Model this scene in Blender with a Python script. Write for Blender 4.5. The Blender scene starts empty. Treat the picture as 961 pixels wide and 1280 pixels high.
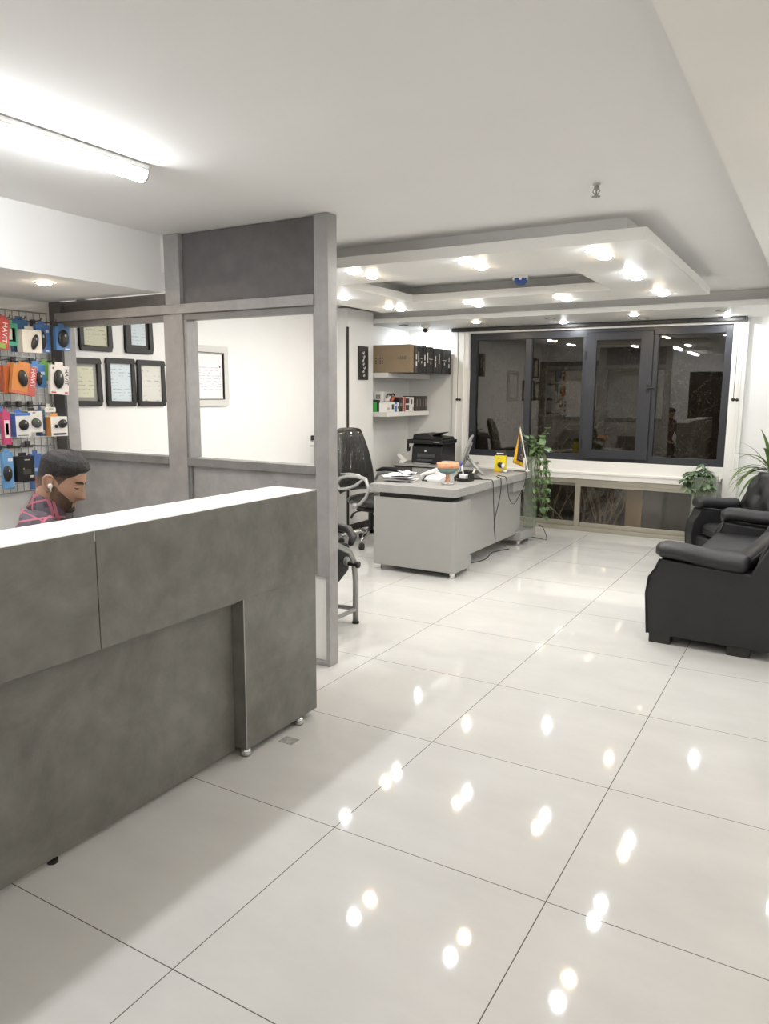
import bpy, bmesh, math, random
from mathutils import Vector, Matrix
random.seed(7)
S = bpy.context.scene
COL = S.collection
PI = math.pi
H = 1.577

# ------------------------------------------------------------------ mesh builder
class MB:
    def __init__(s): s.v = []; s.f = []; s.mi = []; s.m = 0
    def add(s, vs, fs):
        o = len(s.v); s.v += [tuple(v) for v in vs]
        for f in fs: s.f.append(tuple(i + o for i in f)); s.mi.append(s.m)
        return s
    def box(s, x0, x1, y0, y1, z0, z1):
        x0, x1 = min(x0, x1), max(x0, x1); y0, y1 = min(y0, y1), max(y0, y1); z0, z1 = min(z0, z1), max(z0, z1)
        return s.add([(x0,y0,z0),(x1,y0,z0),(x1,y1,z0),(x0,y1,z0),(x0,y0,z1),(x1,y0,z1),(x1,y1,z1),(x0,y1,z1)],
              [(0,3,2,1),(4,5,6,7),(0,1,5,4),(1,2,6,5),(2,3,7,6),(3,0,4,7)])
    def obox(s, c, ax, ay, az):   # oriented box: centre and half axes
        c, ax, ay, az = map(Vector, (c, ax, ay, az)); vs = []
        for k in (-1, 1):
            for i, j in ((-1,-1),(1,-1),(1,1),(-1,1)): vs.append(c + ax*i + ay*j + az*k)
        return s.add(vs, [(0,3,2,1),(4,5,6,7),(0,1,5,4),(1,2,6,5),(2,3,7,6),(3,0,4,7)])
    def tube(s, pts, r, n=8, caps=True, flat=None):
        pts = [Vector(p) for p in pts]; m = len(pts)
        rs = r if isinstance(r, (list, tuple)) else [r]*m
        T = []
        for i in range(m):
            a = pts[max(i-1,0)]; b = pts[min(i+1,m-1)]; d = (b-a); T.append(d.normalized() if d.length > 1e-9 else Vector((0,0,1)))
        u = T[0].orthogonal().normalized()
        if flat is not None:
            u = Vector(flat) - T[0]*Vector(flat).dot(T[0]); u.normalize()
        vs = []
        for i in range(m):
            u = u - T[i]*u.dot(T[i]); u.normalize(); w = T[i].cross(u)
            for k in range(n):
                a = 2*PI*k/n; vs.append(pts[i] + (u*math.cos(a) + w*math.sin(a))*rs[i])
        fs = []
        for i in range(m-1):
            for k in range(n):
                k2 = (k+1) % n; fs.append((i*n+k, i*n+k2, (i+1)*n+k2, (i+1)*n+k))
        if caps: fs.append(tuple(range(n-1,-1,-1))); fs.append(tuple((m-1)*n+k for k in range(n)))
        return s.add(vs, fs)
    def cyl(s, p0, p1, r0, r1=None, n=20): return s.tube([p0, p1], [r0, r0 if r1 is None else r1], n)
    def lathe(s, prof, c=(0,0,0), n=28, axis='z', caps=True):
        vs = []; fs = []; m = len(prof)
        for r, z in prof:
            for k in range(n):
                a = 2*PI*k/n; p = (r*math.cos(a), r*math.sin(a), z)
                if axis == 'x': p = (z, p[0], p[1])
                if axis == 'y': p = (p[0], z, p[1])
                vs.append((c[0]+p[0], c[1]+p[1], c[2]+p[2]))
        for i in range(m-1):
            for k in range(n):
                k2 = (k+1) % n; fs.append((i*n+k, i*n+k2, (i+1)*n+k2, (i+1)*n+k))
        if caps and prof[0][0] > 1e-6: fs.append(tuple(range(n-1,-1,-1)))
        if caps and prof[-1][0] > 1e-6: fs.append(tuple((m-1)*n+k for k in range(n)))
        return s.add(vs, fs)
    def prism(s, poly, axis, a0, a1):
        def P(p, a):
            return {'x': (a, p[0], p[1]), 'y': (p[0], a, p[1]), 'z': (p[0], p[1], a)}[axis]
        n = len(poly); vs = [P(p, a0) for p in poly] + [P(p, a1) for p in poly]
        fs = [tuple(range(n)), tuple(range(2*n-1, n-1, -1))]
        for i in range(n): j = (i+1) % n; fs.append((i, i+n, j+n, j))
        return s.add(vs, fs)
    def grid(s, fn, nu, nv, wrapu=False):
        vs = [fn(i/(nu if wrapu else nu-1), j/(nv-1)) for j in range(nv) for i in range(nu)]
        fs = []
        for j in range(nv-1):
            for i in range(nu if wrapu else nu-1):
                i2 = (i+1) % nu; fs.append((j*nu+i, j*nu+i2, (j+1)*nu+i2, (j+1)*nu+i))
        return s.add(vs, fs)
    def ell(s, c, rx, ry, rz, n=16, m=10, R=None):
        vs = []; fs = []; c = Vector(c)
        for j in range(m+1):
            t = PI*j/m - PI/2
            for i in range(n):
                a = 2*PI*i/n; p = Vector((rx*math.cos(t)*math.cos(a), ry*math.cos(t)*math.sin(a), rz*math.sin(t)))
                if R is not None: p = R @ p
                vs.append(c + p)
        for j in range(m):
            for i in range(n):
                i2 = (i+1) % n; fs.append((j*n+i, j*n+i2, (j+1)*n+i2, (j+1)*n+i))
        return s.add(vs, fs)
    def build(s, name, mat, parent=None, org=None, bevel=0, smooth=False, seg=2, merge=True, recalc=True, subsurf=0, solid=0):
        me = bpy.data.meshes.new(name)
        o3 = Vector(org) if org is not None else Vector((0,0,0))
        if org is None and parent is not None and parent.name in ORG: o3 = ORG[parent.name]
        me.from_pydata([tuple(Vector(v)-o3) for v in s.v], [], s.f)
        bm = bmesh.new(); bm.from_mesh(me)
        if merge: bmesh.ops.remove_doubles(bm, verts=bm.verts, dist=1e-6)
        if recalc: bmesh.ops.recalc_face_normals(bm, faces=bm.faces)
        bm.to_mesh(me); bm.free()
        mats = mat if isinstance(mat, (list, tuple)) else [mat]
        for m in mats: me.materials.append(m)
        if len(mats) > 1 and len(me.polygons) == len(s.mi):
            for p, i in zip(me.polygons, s.mi): p.material_index = i
        if smooth:
            for p in me.polygons: p.use_smooth = True
        ob = bpy.data.objects.new(name, me); COL.objects.link(ob)
        if parent is not None:
            ob.parent = parent; ORG[ob.name] = o3
        if solid:
            md = ob.modifiers.new('solid', 'SOLIDIFY'); md.thickness = solid; md.offset = 0
        if bevel:
            md = ob.modifiers.new('bevel', 'BEVEL'); md.width = bevel; md.segments = seg; md.limit_method = 'ANGLE'; md.angle_limit = 0.7
            md.harden_normals = False
        if subsurf:
            md = ob.modifiers.new('sub', 'SUBSURF'); md.levels = subsurf; md.render_levels = subsurf
        return ob
ORG = {}

def thing(name, label, cat, loc=(0,0,0), rotz=0, group=None, world=True):
    o = bpy.data.objects.new(name, None); COL.objects.link(o); o.empty_display_size = .05
    o.location = loc; o.rotation_euler = (0,0,rotz); o['label'] = label; o['category'] = cat
    if group: o['group'] = group
    ORG[o.name] = Vector(loc) if (world and not rotz) else Vector((0,0,0))
    return o
def tag(o, label, cat, group=None, kind=None):
    o['label'] = label; o['category'] = cat
    if group: o['group'] = group
    if kind: o['kind'] = kind
    return o
def struct(o, label=None, cat=None):
    o['kind'] = 'structure'
    if label: o['label'] = label
    if cat: o['category'] = cat
    return o
def lab(o, label): o['label'] = label; return o
def dup(root, loc, rotz, label, group=None):
    r = root.copy(); COL.objects.link(r); r.location = loc; r.rotation_euler = (0,0,rotz); r['label'] = label
    if group: r['group'] = group
    def rec(src, dst):
        for ch in list(src.children):
            c = ch.copy(); COL.objects.link(c); c.parent = dst; rec(ch, c)
    rec(root, r)
    return r
def text(parent, s, size, loc, rot, mat, name='lettering', ext=.0006, align='CENTER', shear=0, org=None):
    cu = bpy.data.curves.new(name, 'FONT'); cu.body = s; cu.size = size; cu.extrude = ext; cu.align_x = align; cu.align_y = 'CENTER'; cu.shear = shear
    t = bpy.data.objects.new(name + '_tmp', cu); COL.objects.link(t)
    bpy.context.view_layer.update()
    me = bpy.data.meshes.new_from_object(t.evaluated_get(bpy.context.evaluated_depsgraph_get()))
    COL.objects.unlink(t); bpy.data.objects.remove(t)
    M = Matrix.Translation(Vector(loc)) @ rot.to_4x4()
    if org is None: org = ORG.get(parent.name, Vector((0,0,0)))
    me.transform(Matrix.Translation(-Vector(org)) @ M)
    me.materials.clear(); me.materials.append(mat)
    o = bpy.data.objects.new(name, me); COL.objects.link(o); o.parent = parent
    ORG[o.name] = Vector(org)
    return o
def axes(x, y):   # rotation whose columns are text x direction, text y direction, normal
    x = Vector(x).normalized(); y = Vector(y).normalized(); z = x.cross(y)
    return Matrix((x, y, z)).transposed()
FACE_X = axes((0,1,0), (0,0,1))      # readable from +x
FACE_NY = axes((1,0,0), (0,0,1))     # readable from -y
FACE_X_UP = axes((0,0,1), (0,-1,0))  # runs upwards, readable from +x
FACE_X_DOWN = axes((0,0,-1), (0,1,0))

# ------------------------------------------------------------------ materials
def lin(c):
    return tuple((x/12.92 if x <= .04045 else ((x+.055)/1.055)**2.4) for x in c)
def hexc(h): h = h.lstrip('#'); return lin([int(h[i:i+2],16)/255 for i in (0,2,4)])
def mat(name, col, rough=.5, metal=0, noise=0, nscale=8, bump=0, bscale=60, spec=.5, coat=0, trans=0, sheen=0, col2=None, detail=4):
    m = bpy.data.materials.new(name); m.use_nodes = True; nt = m.node_tree; N = nt.nodes; L = nt.links
    b = N['Principled BSDF']
    if isinstance(col, str): col = hexc(col)
    b.inputs['Base Color'].default_value = (*col, 1); b.inputs['Roughness'].default_value = rough
    b.inputs['Metallic'].default_value = metal; b.inputs['Specular IOR Level'].default_value = spec
    b.inputs['Coat Weight'].default_value = coat; b.inputs['Transmission Weight'].default_value = trans
    b.inputs['Sheen Weight'].default_value = sheen
    tc = N.new('ShaderNodeTexCoord')
    if noise or col2 is not None:
        nz = N.new('ShaderNodeTexNoise'); nz.inputs['Scale'].default_value = nscale; nz.inputs['Detail'].default_value = detail
        L.new(tc.outputs['Object'], nz.inputs['Vector'])
        rp = N.new('ShaderNodeValToRGB'); rp.color_ramp.elements[0].position = .3; rp.color_ramp.elements[1].position = .7
        c2 = tuple(min(1, c*(1+noise)) for c in col) if col2 is None else (hexc(col2) if isinstance(col2, str) else col2)
        c1 = tuple(c*(1-noise) for c in col) if col2 is None else col
        rp.color_ramp.elements[0].color = (*c1, 1); rp.color_ramp.elements[1].color = (*c2, 1)
        L.new(nz.outputs['Fac'], rp.inputs['Fac']); L.new(rp.outputs['Color'], b.inputs['Base Color'])
    if bump:
        n2 = N.new('ShaderNodeTexNoise'); n2.inputs['Scale'].default_value = bscale; n2.inputs['Detail'].default_value = 3
        L.new(tc.outputs['Object'], n2.inputs['Vector'])
        bp = N.new('ShaderNodeBump'); bp.inputs['Strength'].default_value = bump; bp.inputs['Distance'].default_value = .01
        L.new(n2.outputs['Fac'], bp.inputs['Height']); L.new(bp.outputs['Normal'], b.inputs['Normal'])
    return m
def emit(name, col, strength):
    m = bpy.data.materials.new(name); m.use_nodes = True; nt = m.node_tree
    b = nt.nodes['Principled BSDF']; b.inputs['Base Color'].default_value = (.8,.8,.8,1)
    b.inputs['Emission Color'].default_value = (*col,1); b.inputs['Emission Strength'].default_value = strength
    return m

M = {}
M['wall'] = mat('wall_paint', (.80,.797,.782), .6, noise=.015, nscale=3, bump=.03, bscale=200)
M['ceil'] = mat('ceiling_paint', (.79,.784,.774), .8, noise=.01, nscale=2)
M['white'] = mat('white_paint', (.82,.81,.78), .45, noise=.01, nscale=4)
M['white_plastic'] = mat('white_plastic', (.80,.80,.78), .35)
M['black_plastic'] = mat('black_plastic', (.012,.012,.013), .42, noise=.15, nscale=30)
M['black_trim'] = mat('black_trim', (.02,.019,.018), .5, noise=.1, nscale=20)
M['anth'] = mat('anthracite_frame', (.026,.0275,.035), .38, noise=.06, nscale=6)
M['champ'] = mat('champagne_aluminium', (.40,.375,.31), .38, metal=.35, noise=.05, nscale=5)
M['chrome'] = mat('chrome', (.75,.75,.74), .12, metal=1)
M['steel'] = mat('grey_tube', (.32,.32,.31), .35, metal=.6, noise=.05, nscale=10)
M['silver'] = mat('silver_plastic', (.46,.465,.46), .32, metal=.35)
M['lightgrey'] = mat('light_grey_laminate', (.345,.341,.33), .28, noise=.02, nscale=5)
M['desktop'] = mat('desk_top_laminate', (.33,.326,.318), .4, noise=.13, nscale=7, detail=8)
M['lether'] = mat('black_leatherette', (.0125,.0128,.014), .52, noise=.12, nscale=6, bump=.12, bscale=140)
M['whitetop'] = mat('white_counter_top', (.86,.85,.82), .35, noise=.01, nscale=4)
M['leaf'] = mat('green_leaf', (.075,.14,.05), .4, col2=(.17,.28,.11), nscale=14)
M['leaf2'] = mat('grey_green_leaf', (.075,.125,.065), .45, col2=(.17,.24,.13), nscale=14)
M['leaf3'] = mat('long_leaf', (.04,.085,.03), .4, col2=(.17,.27,.07), nscale=5)
M['stem'] = mat('stem', (.12,.16,.06), .6, noise=.2, nscale=20)
M['trunk'] = mat('woody_trunk', (.16,.10,.055), .8, noise=.3, nscale=30, bump=.3)
M['soil'] = mat('soil', (.03,.02,.013), .95, noise=.4, nscale=40)
M['skin'] = mat('skin', (.46,.275,.19), .55, noise=.10, nscale=18)
M['hair'] = mat('dark_hair', (.010,.009,.009), .62, noise=.3, nscale=120, bump=.5, bscale=220)
M['beard'] = mat('beard_hair', (.020,.015,.012), .75, noise=.35, nscale=150, bump=.5, bscale=300)
M['brown_box'] = mat('brown_cardboard', (.25,.185,.115), .8, noise=.06, nscale=9)
M['black_box'] = mat('black_carton', (.022,.022,.024), .5, noise=.2, nscale=9)
M['paper'] = mat('white_paper', (.78,.78,.80), .8, noise=.03, nscale=14)
M['ink'] = mat('print_ink', (.04,.04,.04), .7)
M['white_ink'] = mat('white_print', (.72,.72,.72), .7)
M['gold'] = mat('gold_thread', (.42,.30,.12), .5, metal=.3)
M['yellow'] = mat('yellow_card', (.78,.62,.02), .5, noise=.04)
M['yellow_fringe'] = mat('yellow_fringe', (.75,.42,.02), .75, noise=.2, nscale=80)
M['navy'] = mat('navy_satin', (.022,.024,.055), .5, noise=.2, nscale=30)
M['orange'] = mat('orange_ceramic', (.66,.33,.19), .45, noise=.22, nscale=25)
M['teal'] = mat('teal_ceramic', (.16,.27,.25), .45, noise=.25, nscale=25)
M['blue_pen'] = mat('blue_pen', (.05,.06,.45), .4)
M['blue_dome'] = mat('blue_dome', (.03,.085,.32), .25)
M['darkgrey'] = mat('dark_grey', (.07,.07,.07), .5, noise=.1, nscale=8)
M['night_tan'] = mat('tan_board', (.55,.44,.29), .7, noise=.12, nscale=4)
M['night_grey'] = mat('grey_board', (.045,.041,.038), .6, noise=.06, nscale=4)
M['twig'] = mat('dry_twigs', (.13,.11,.08), .8, noise=.3, nscale=20)
M['stick'] = mat('garden_sticks', (.42,.34,.25), .8, noise=.3, nscale=20)
M['fleck'] = mat('dry_leaves', (.30,.26,.17), .8, col2=(.12,.12,.06), nscale=9)
M['ground'] = mat('outside_ground', (.03,.027,.02), .95, noise=.4, nscale=4)
M['door_dark'] = mat('dark_door_wood', (.03,.022,.017), .45, noise=.3, nscale=5)
M['denim'] = mat('dark_denim', (.02,.024,.04), .8, noise=.2, nscale=60)
M['tape'] = mat('clear_tape', (.40,.39,.37), .15, coat=.6, noise=.35, nscale=60)

def concrete(name, ca, cb, rough=.45):
    m = bpy.data.materials.new(name); m.use_nodes = True; nt = m.node_tree; N = nt.nodes; L = nt.links
    b = N['Principled BSDF']; b.inputs['Roughness'].default_value = rough
    tc = N.new('ShaderNodeTexCoord')
    n1 = N.new('ShaderNodeTexNoise'); n1.inputs['Scale'].default_value = 2.6; n1.inputs['Detail'].default_value = 10; n1.inputs['Roughness'].default_value = .68; n1.inputs['Distortion'].default_value = .6
    n2 = N.new('ShaderNodeTexNoise'); n2.inputs['Scale'].default_value = 11; n2.inputs['Detail'].default_value = 6
    L.new(tc.outputs['Object'], n1.inputs['Vector']); L.new(tc.outputs['Object'], n2.inputs['Vector'])
    mx = N.new('ShaderNodeMath'); mx.operation = 'MULTIPLY_ADD'; mx.inputs[1].default_value = .35
    L.new(n2.outputs['Fac'], mx.inputs[0])
    m1 = N.new('ShaderNodeMath'); m1.operation = 'MULTIPLY'; m1.inputs[1].default_value = .65
    L.new(n1.outputs['Fac'], m1.inputs[0]); L.new(m1.outputs[0], mx.inputs[2])
    rp = N.new('ShaderNodeValToRGB'); e = rp.color_ramp.elements
    e[0].position = .36; e[0].color = (*ca, 1); e[1].position = .64; e[1].color = (*cb, 1)
    L.new(mx.outputs[0], rp.inputs['Fac']); L.new(rp.outputs['Color'], b.inputs['Base Color'])
    return m
M['conc'] = concrete('concrete_laminate_olive', (.120,.117,.106), (.215,.212,.192))
M['conc2'] = concrete('concrete_laminate_grey', (.285,.275,.270), (.385,.374,.368))
M['conc_dark'] = concrete('concrete_laminate_charcoal', (.108,.102,.103), (.15,.143,.144))
M['conc_rail'] = concrete('concrete_laminate_rail', (.18,.173,.172), (.25,.243,.24))
M['conc_mid'] = concrete('concrete_laminate_mid', (.28,.27,.266), (.39,.378,.373))

def floor_mat():
    m = bpy.data.materials.new('porcelain_tiles'); m.use_nodes = True; nt = m.node_tree; N = nt.nodes; L = nt.links
    b = N['Principled BSDF']; tc = N.new('ShaderNodeTexCoord'); sp = N.new('ShaderNodeSeparateXYZ')
    L.new(tc.outputs['Object'], sp.inputs[0])
    def line(out, off):
        a = N.new('ShaderNodeMath'); a.operation = 'SUBTRACT'; L.new(out, a.inputs[0]); a.inputs[1].default_value = off
        w = N.new('ShaderNodeMath'); w.operation = 'PINGPONG'; L.new(a.outputs[0], w.inputs[0]); w.inputs[1].default_value = .4
        c = N.new('ShaderNodeMath'); c.operation = 'LESS_THAN'; L.new(w.outputs[0], c.inputs[0]); c.inputs[1].default_value = .0017
        return c.outputs[0]
    mx = N.new('ShaderNodeMath'); mx.operation = 'MAXIMUM'
    L.new(line(sp.outputs['X'], -1.4316), mx.inputs[0]); L.new(line(sp.outputs['Y'], 1.3097), mx.inputs[1])
    nz = N.new('ShaderNodeTexNoise'); nz.inputs['Scale'].default_value = 1.6; nz.inputs['Detail'].default_value = 7; nz.inputs['Roughness'].default_value = .6
    mp = N.new('ShaderNodeMapping'); mp.inputs['Scale'].default_value = (1, 2.2, 1); L.new(tc.outputs['Object'], mp.inputs['Vector']); L.new(mp.outputs[0], nz.inputs['Vector'])
    rp = N.new('ShaderNodeValToRGB'); rp.color_ramp.elements[0].position = .3; rp.color_ramp.elements[1].position = .7
    rp.color_ramp.elements[0].color = (.57,.566,.551,1); rp.color_ramp.elements[1].color = (.635,.631,.616,1)
    L.new(nz.outputs['Fac'], rp.inputs['Fac'])
    mc = N.new('ShaderNodeMix'); mc.data_type = 'RGBA'; L.new(mx.outputs[0], mc.inputs[0]); L.new(rp.outputs[0], mc.inputs[6]); mc.inputs[7].default_value = (.12,.11,.10,1)
    L.new(mc.outputs[2], b.inputs['Base Color'])
    r2 = N.new('ShaderNodeMapRange'); L.new(nz.outputs['Fac'], r2.inputs[0]); r2.inputs[3].default_value = .035; r2.inputs[4].default_value = .06
    L.new(r2.outputs[0], b.inputs['Roughness']); b.inputs['Specular IOR Level'].default_value = .38
    return m
M['floor'] = floor_mat()

def glass(name, tint, refl):
    m = bpy.data.materials.new(name); m.use_nodes = True; nt = m.node_tree; N = nt.nodes; L = nt.links
    N.remove(N['Principled BSDF']); out = N['Material Output']
    t = N.new('ShaderNodeBsdfTransparent'); t.inputs[0].default_value = (*tint, 1)
    g = N.new('ShaderNodeBsdfGlossy'); g.inputs['Roughness'].default_value = .012
    tc = N.new('ShaderNodeTexCoord'); nz = N.new('ShaderNodeTexNoise'); nz.inputs['Scale'].default_value = 1.5
    L.new(tc.outputs['Object'], nz.inputs['Vector'])
    bp = N.new('ShaderNodeBump'); bp.inputs['Strength'].default_value = .02; bp.inputs['Distance'].default_value = .01
    L.new(nz.outputs['Fac'], bp.inputs['Height']); L.new(bp.outputs[0], g.inputs['Normal'])
    x = N.new('ShaderNodeMixShader'); x.inputs[0].default_value = refl
    L.new(t.outputs[0], x.inputs[1]); L.new(g.outputs[0], x.inputs[2]); L.new(x.outputs[0], out.inputs[0])
    return m
M['glass'] = glass('window_glass', (.78,.75,.70), .085)
M['vase'] = mat('green_vase_glass', (.34,.40,.31), .12)
M['vase'].node_tree.nodes['Principled BSDF'].inputs['Alpha'].default_value = .26

def plaid():
    m = bpy.data.materials.new('plaid_cloth'); m.use_nodes = True; nt = m.node_tree; N = nt.nodes; L = nt.links
    b = N['Principled BSDF']; b.inputs['Roughness'].default_value = .85
    tc = N.new('ShaderNodeTexCoord'); mp = N.new('ShaderNodeMapping'); mp.inputs['Rotation'].default_value = (.25,.15,.5)
    L.new(tc.outputs['Object'], mp.inputs[0]); sp = N.new('ShaderNodeSeparateXYZ'); L.new(mp.outputs[0], sp.inputs[0])
    def stripe(out, period, width, off):
        a = N.new('ShaderNodeMath'); a.operation = 'ADD'; L.new(out, a.inputs[0]); a.inputs[1].default_value = off
        w = N.new('ShaderNodeMath'); w.operation = 'PINGPONG'; L.new(a.outputs[0], w.inputs[0]); w.inputs[1].default_value = period/2
        c = N.new('ShaderNodeMath'); c.operation = 'LESS_THAN'; L.new(w.outputs[0], c.inputs[0]); c.inputs[1].default_value = width/2
        return c.outputs[0]
    cur = None; base = (.060,.050,.062,1)
    prev = None
    for out, per, wd, off, colr in (('X',.075,.028,.0,(.10,.085,.105,1)),('Z',.075,.028,.0,(.10,.085,.105,1)),('Y',.09,.03,.0,(.085,.065,.085,1)),
                                    ('X',.075,.007,.03,(.42,.12,.16,1)),('Z',.075,.007,.03,(.42,.12,.16,1)),('Y',.09,.008,.035,(.35,.10,.14,1))):
        mx = N.new('ShaderNodeMix'); mx.data_type = 'RGBA'; L.new(stripe(sp.outputs[out], per, wd, off), mx.inputs[0])
        if prev is None: mx.inputs[6].default_value = base
        else: L.new(prev, mx.inputs[6])
        mx.inputs[7].default_value = colr; prev = mx.outputs[2]
    L.new(prev, b.inputs['Base Color'])
    return m
M['plaid'] = plaid()

def plastic_wrap():
    m = bpy.data.materials.new('wrapped_leather'); m.use_nodes = True; nt = m.node_tree; N = nt.nodes; L = nt.links
    b = N['Principled BSDF']; b.inputs['Base Color'].default_value = (.013,.0125,.012,1); b.inputs['Roughness'].default_value = .5
    b.inputs['Coat Weight'].default_value = .8; b.inputs['Coat Roughness'].default_value = .04
    tc = N.new('ShaderNodeTexCoord'); mp = N.new('ShaderNodeMapping'); mp.inputs['Scale'].default_value = (1,1,.35); L.new(tc.outputs['Object'], mp.inputs[0])
    nz = N.new('ShaderNodeTexNoise'); nz.inputs['Scale'].default_value = 24; nz.inputs['Detail'].default_value = 2; L.new(mp.outputs[0], nz.inputs['Vector'])
    bp = N.new('ShaderNodeBump'); bp.inputs['Strength'].default_value = 1; bp.inputs['Distance'].default_value = .02
    rp = N.new('ShaderNodeValToRGB'); rp.color_ramp.elements[0].position = .52; rp.color_ramp.elements[1].position = .66; L.new(nz.outputs['Fac'], rp.inputs['Fac'])
    L.new(rp.outputs['Color'], bp.inputs['Height']); L.new(bp.outputs[0], b.inputs['Coat Normal'])
    return m
M['wrap'] = plastic_wrap()

def printed(name, base, ink=(.25,.25,.27), rows=60, dens=.52, stain=False):
    # paper with faint lines of writing
    m = bpy.data.materials.new(name); m.use_nodes = True; nt = m.node_tree; N = nt.nodes; L = nt.links
    b = N['Principled BSDF']; b.inputs['Roughness'].default_value = .7
    tc = N.new('ShaderNodeTexCoord'); sp = N.new('ShaderNodeSeparateXYZ'); L.new(tc.outputs['Object'], sp.inputs[0])
    w = N.new('ShaderNodeMath'); w.operation = 'MULTIPLY'; L.new(sp.outputs['Z'], w.inputs[0]); w.inputs[1].default_value = rows
    fr = N.new('ShaderNodeMath'); fr.operation = 'FRACT'; L.new(w.outputs[0], fr.inputs[0])
    lt = N.new('ShaderNodeMath'); lt.operation = 'LESS_THAN'; L.new(fr.outputs[0], lt.inputs[0]); lt.inputs[1].default_value = .28
    mp = N.new('ShaderNodeMapping'); mp.inputs['Scale'].default_value = (22,22,rows*.9); L.new(tc.outputs['Object'], mp.inputs[0])
    nz = N.new('ShaderNodeTexNoise'); nz.inputs['Scale'].default_value = 1; nz.inputs['Detail'].default_value = 2; L.new(mp.outputs[0], nz.inputs['Vector'])
    g = N.new('ShaderNodeMath'); g.operation = 'GREATER_THAN'; L.new(nz.outputs['Fac'], g.inputs[0]); g.inputs[1].default_value = dens
    mu = N.new('ShaderNodeMath'); mu.operation = 'MULTIPLY'; L.new(lt.outputs[0], mu.inputs[0]); L.new(g.outputs[0], mu.inputs[1])
    m2 = N.new('ShaderNodeMath'); m2.operation = 'MULTIPLY'; L.new(mu.outputs[0], m2.inputs[0]); m2.inputs[1].default_value = .6
    mx = N.new('ShaderNodeMix'); mx.data_type = 'RGBA'; L.new(m2.outputs[0], mx.inputs[0])
    mx.inputs[6].default_value = (*base, 1); mx.inputs[7].default_value = (*ink, 1)
    L.new(mx.outputs[2], b.inputs['Base Color'])
    return m
M['cert_cream'] = printed('cream_certificate', (.60,.60,.46), rows=34)
M['cert_blue'] = printed('pale_blue_certificate', (.58,.66,.70), rows=40)
M['cert_white'] = printed('white_certificate', (.62,.61,.57), rows=26, dens=.56)
M['notice'] = printed('notice_sheet', (.72,.72,.76), ink=(.36,.36,.42), rows=42, dens=.5)
_mc = {}
def colm(c, rough=.4):
    k = (c, rough)
    if k not in _mc: _mc[k] = mat('printed_card_%d' % len(_mc), hexc(c), rough, noise=.05, nscale=20)
    return _mc[k]

def fade_hair():
    # short clipped sides: the scalp shows through below the longer top
    m = mat('clipped_hair', (.011,.010,.010), .62, bump=.5, bscale=220); nt = m.node_tree; N = nt.nodes; L = nt.links; b = N['Principled BSDF']
    tc = N.new('ShaderNodeTexCoord'); sp = N.new('ShaderNodeSeparateXYZ'); L.new(tc.outputs['Object'], sp.inputs[0])
    mr = N.new('ShaderNodeMapRange'); mr.inputs[1].default_value = 1.198; mr.inputs[2].default_value = 1.258; L.new(sp.outputs['Z'], mr.inputs[0])
    nz = N.new('ShaderNodeTexNoise'); nz.inputs['Scale'].default_value = 160; L.new(tc.outputs['Object'], nz.inputs['Vector'])
    ad = N.new('ShaderNodeMath'); ad.operation = 'MULTIPLY_ADD'; L.new(nz.outputs['Fac'], ad.inputs[0]); ad.inputs[1].default_value = .5; 
    sb = N.new('ShaderNodeMath'); sb.operation = 'SUBTRACT'; L.new(mr.outputs[0], sb.inputs[0]); sb.inputs[1].default_value = .25; L.new(sb.outputs[0], ad.inputs[2]); ad.use_clamp = True
    mx = N.new('ShaderNodeMix'); mx.data_type = 'RGBA'; L.new(ad.outputs[0], mx.inputs[0]); mx.inputs[6].default_value = (.33,.205,.142,1); mx.inputs[7].default_value = (.011,.010,.010,1)
    L.new(mx.outputs[2], b.inputs['Base Color']); return m
M['fade'] = fade_hair()

def stubble():
    # thin on the cheek by the ear, dense round the jaw and chin
    m = mat('beard_stubble', (.02,.015,.012), .8, bump=.5, bscale=300); nt = m.node_tree; N = nt.nodes; L = nt.links; b = N['Principled BSDF']
    tc = N.new('ShaderNodeTexCoord'); sp = N.new('ShaderNodeSeparateXYZ'); L.new(tc.outputs['Object'], sp.inputs[0])
    mr = N.new('ShaderNodeMapRange'); mr.inputs[1].default_value = .045; mr.inputs[2].default_value = .115; L.new(sp.outputs['X'], mr.inputs[0])
    nz = N.new('ShaderNodeTexNoise'); nz.inputs['Scale'].default_value = 130; L.new(tc.outputs['Object'], nz.inputs['Vector'])
    ad = N.new('ShaderNodeMath'); ad.operation = 'MULTIPLY_ADD'; L.new(nz.outputs['Fac'], ad.inputs[0]); ad.inputs[1].default_value = .8
    sb = N.new('ShaderNodeMath'); sb.operation = 'SUBTRACT'; L.new(mr.outputs[0], sb.inputs[0]); sb.inputs[1].default_value = .35; L.new(sb.outputs[0], ad.inputs[2]); ad.use_clamp = True
    mx = N.new('ShaderNodeMix'); mx.data_type = 'RGBA'; L.new(ad.outputs[0], mx.inputs[0]); mx.inputs[6].default_value = (.20,.125,.088,1); mx.inputs[7].default_value = (.034,.024,.019,1)
    L.new(mx.outputs[2], b.inputs['Base Color']); return m
M['stubble'] = stubble()
# ================================================================== the setting
XL, XR, YB, YF, CZ = -4.72, .45, -1.5, 8.72, 2.53
struct(MB().box(XL-.1, XR+.1, YB-.1, YF+.08, -.1, 0).build('floor', M['floor']))
struct(MB().box(XL-.1, XR+.1, YB-.1, YF+.1, CZ, CZ+.1).build('ceiling', M['ceil']))
struct(MB().box(XL-.1, XL, YB-.1, YF+.1, 0, CZ).build('wall_left', M['wall']))
struct(MB().box(XR, XR+.1, YB-.1, YF+.1, 0, CZ).build('wall_right', M['wall']))
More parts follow.
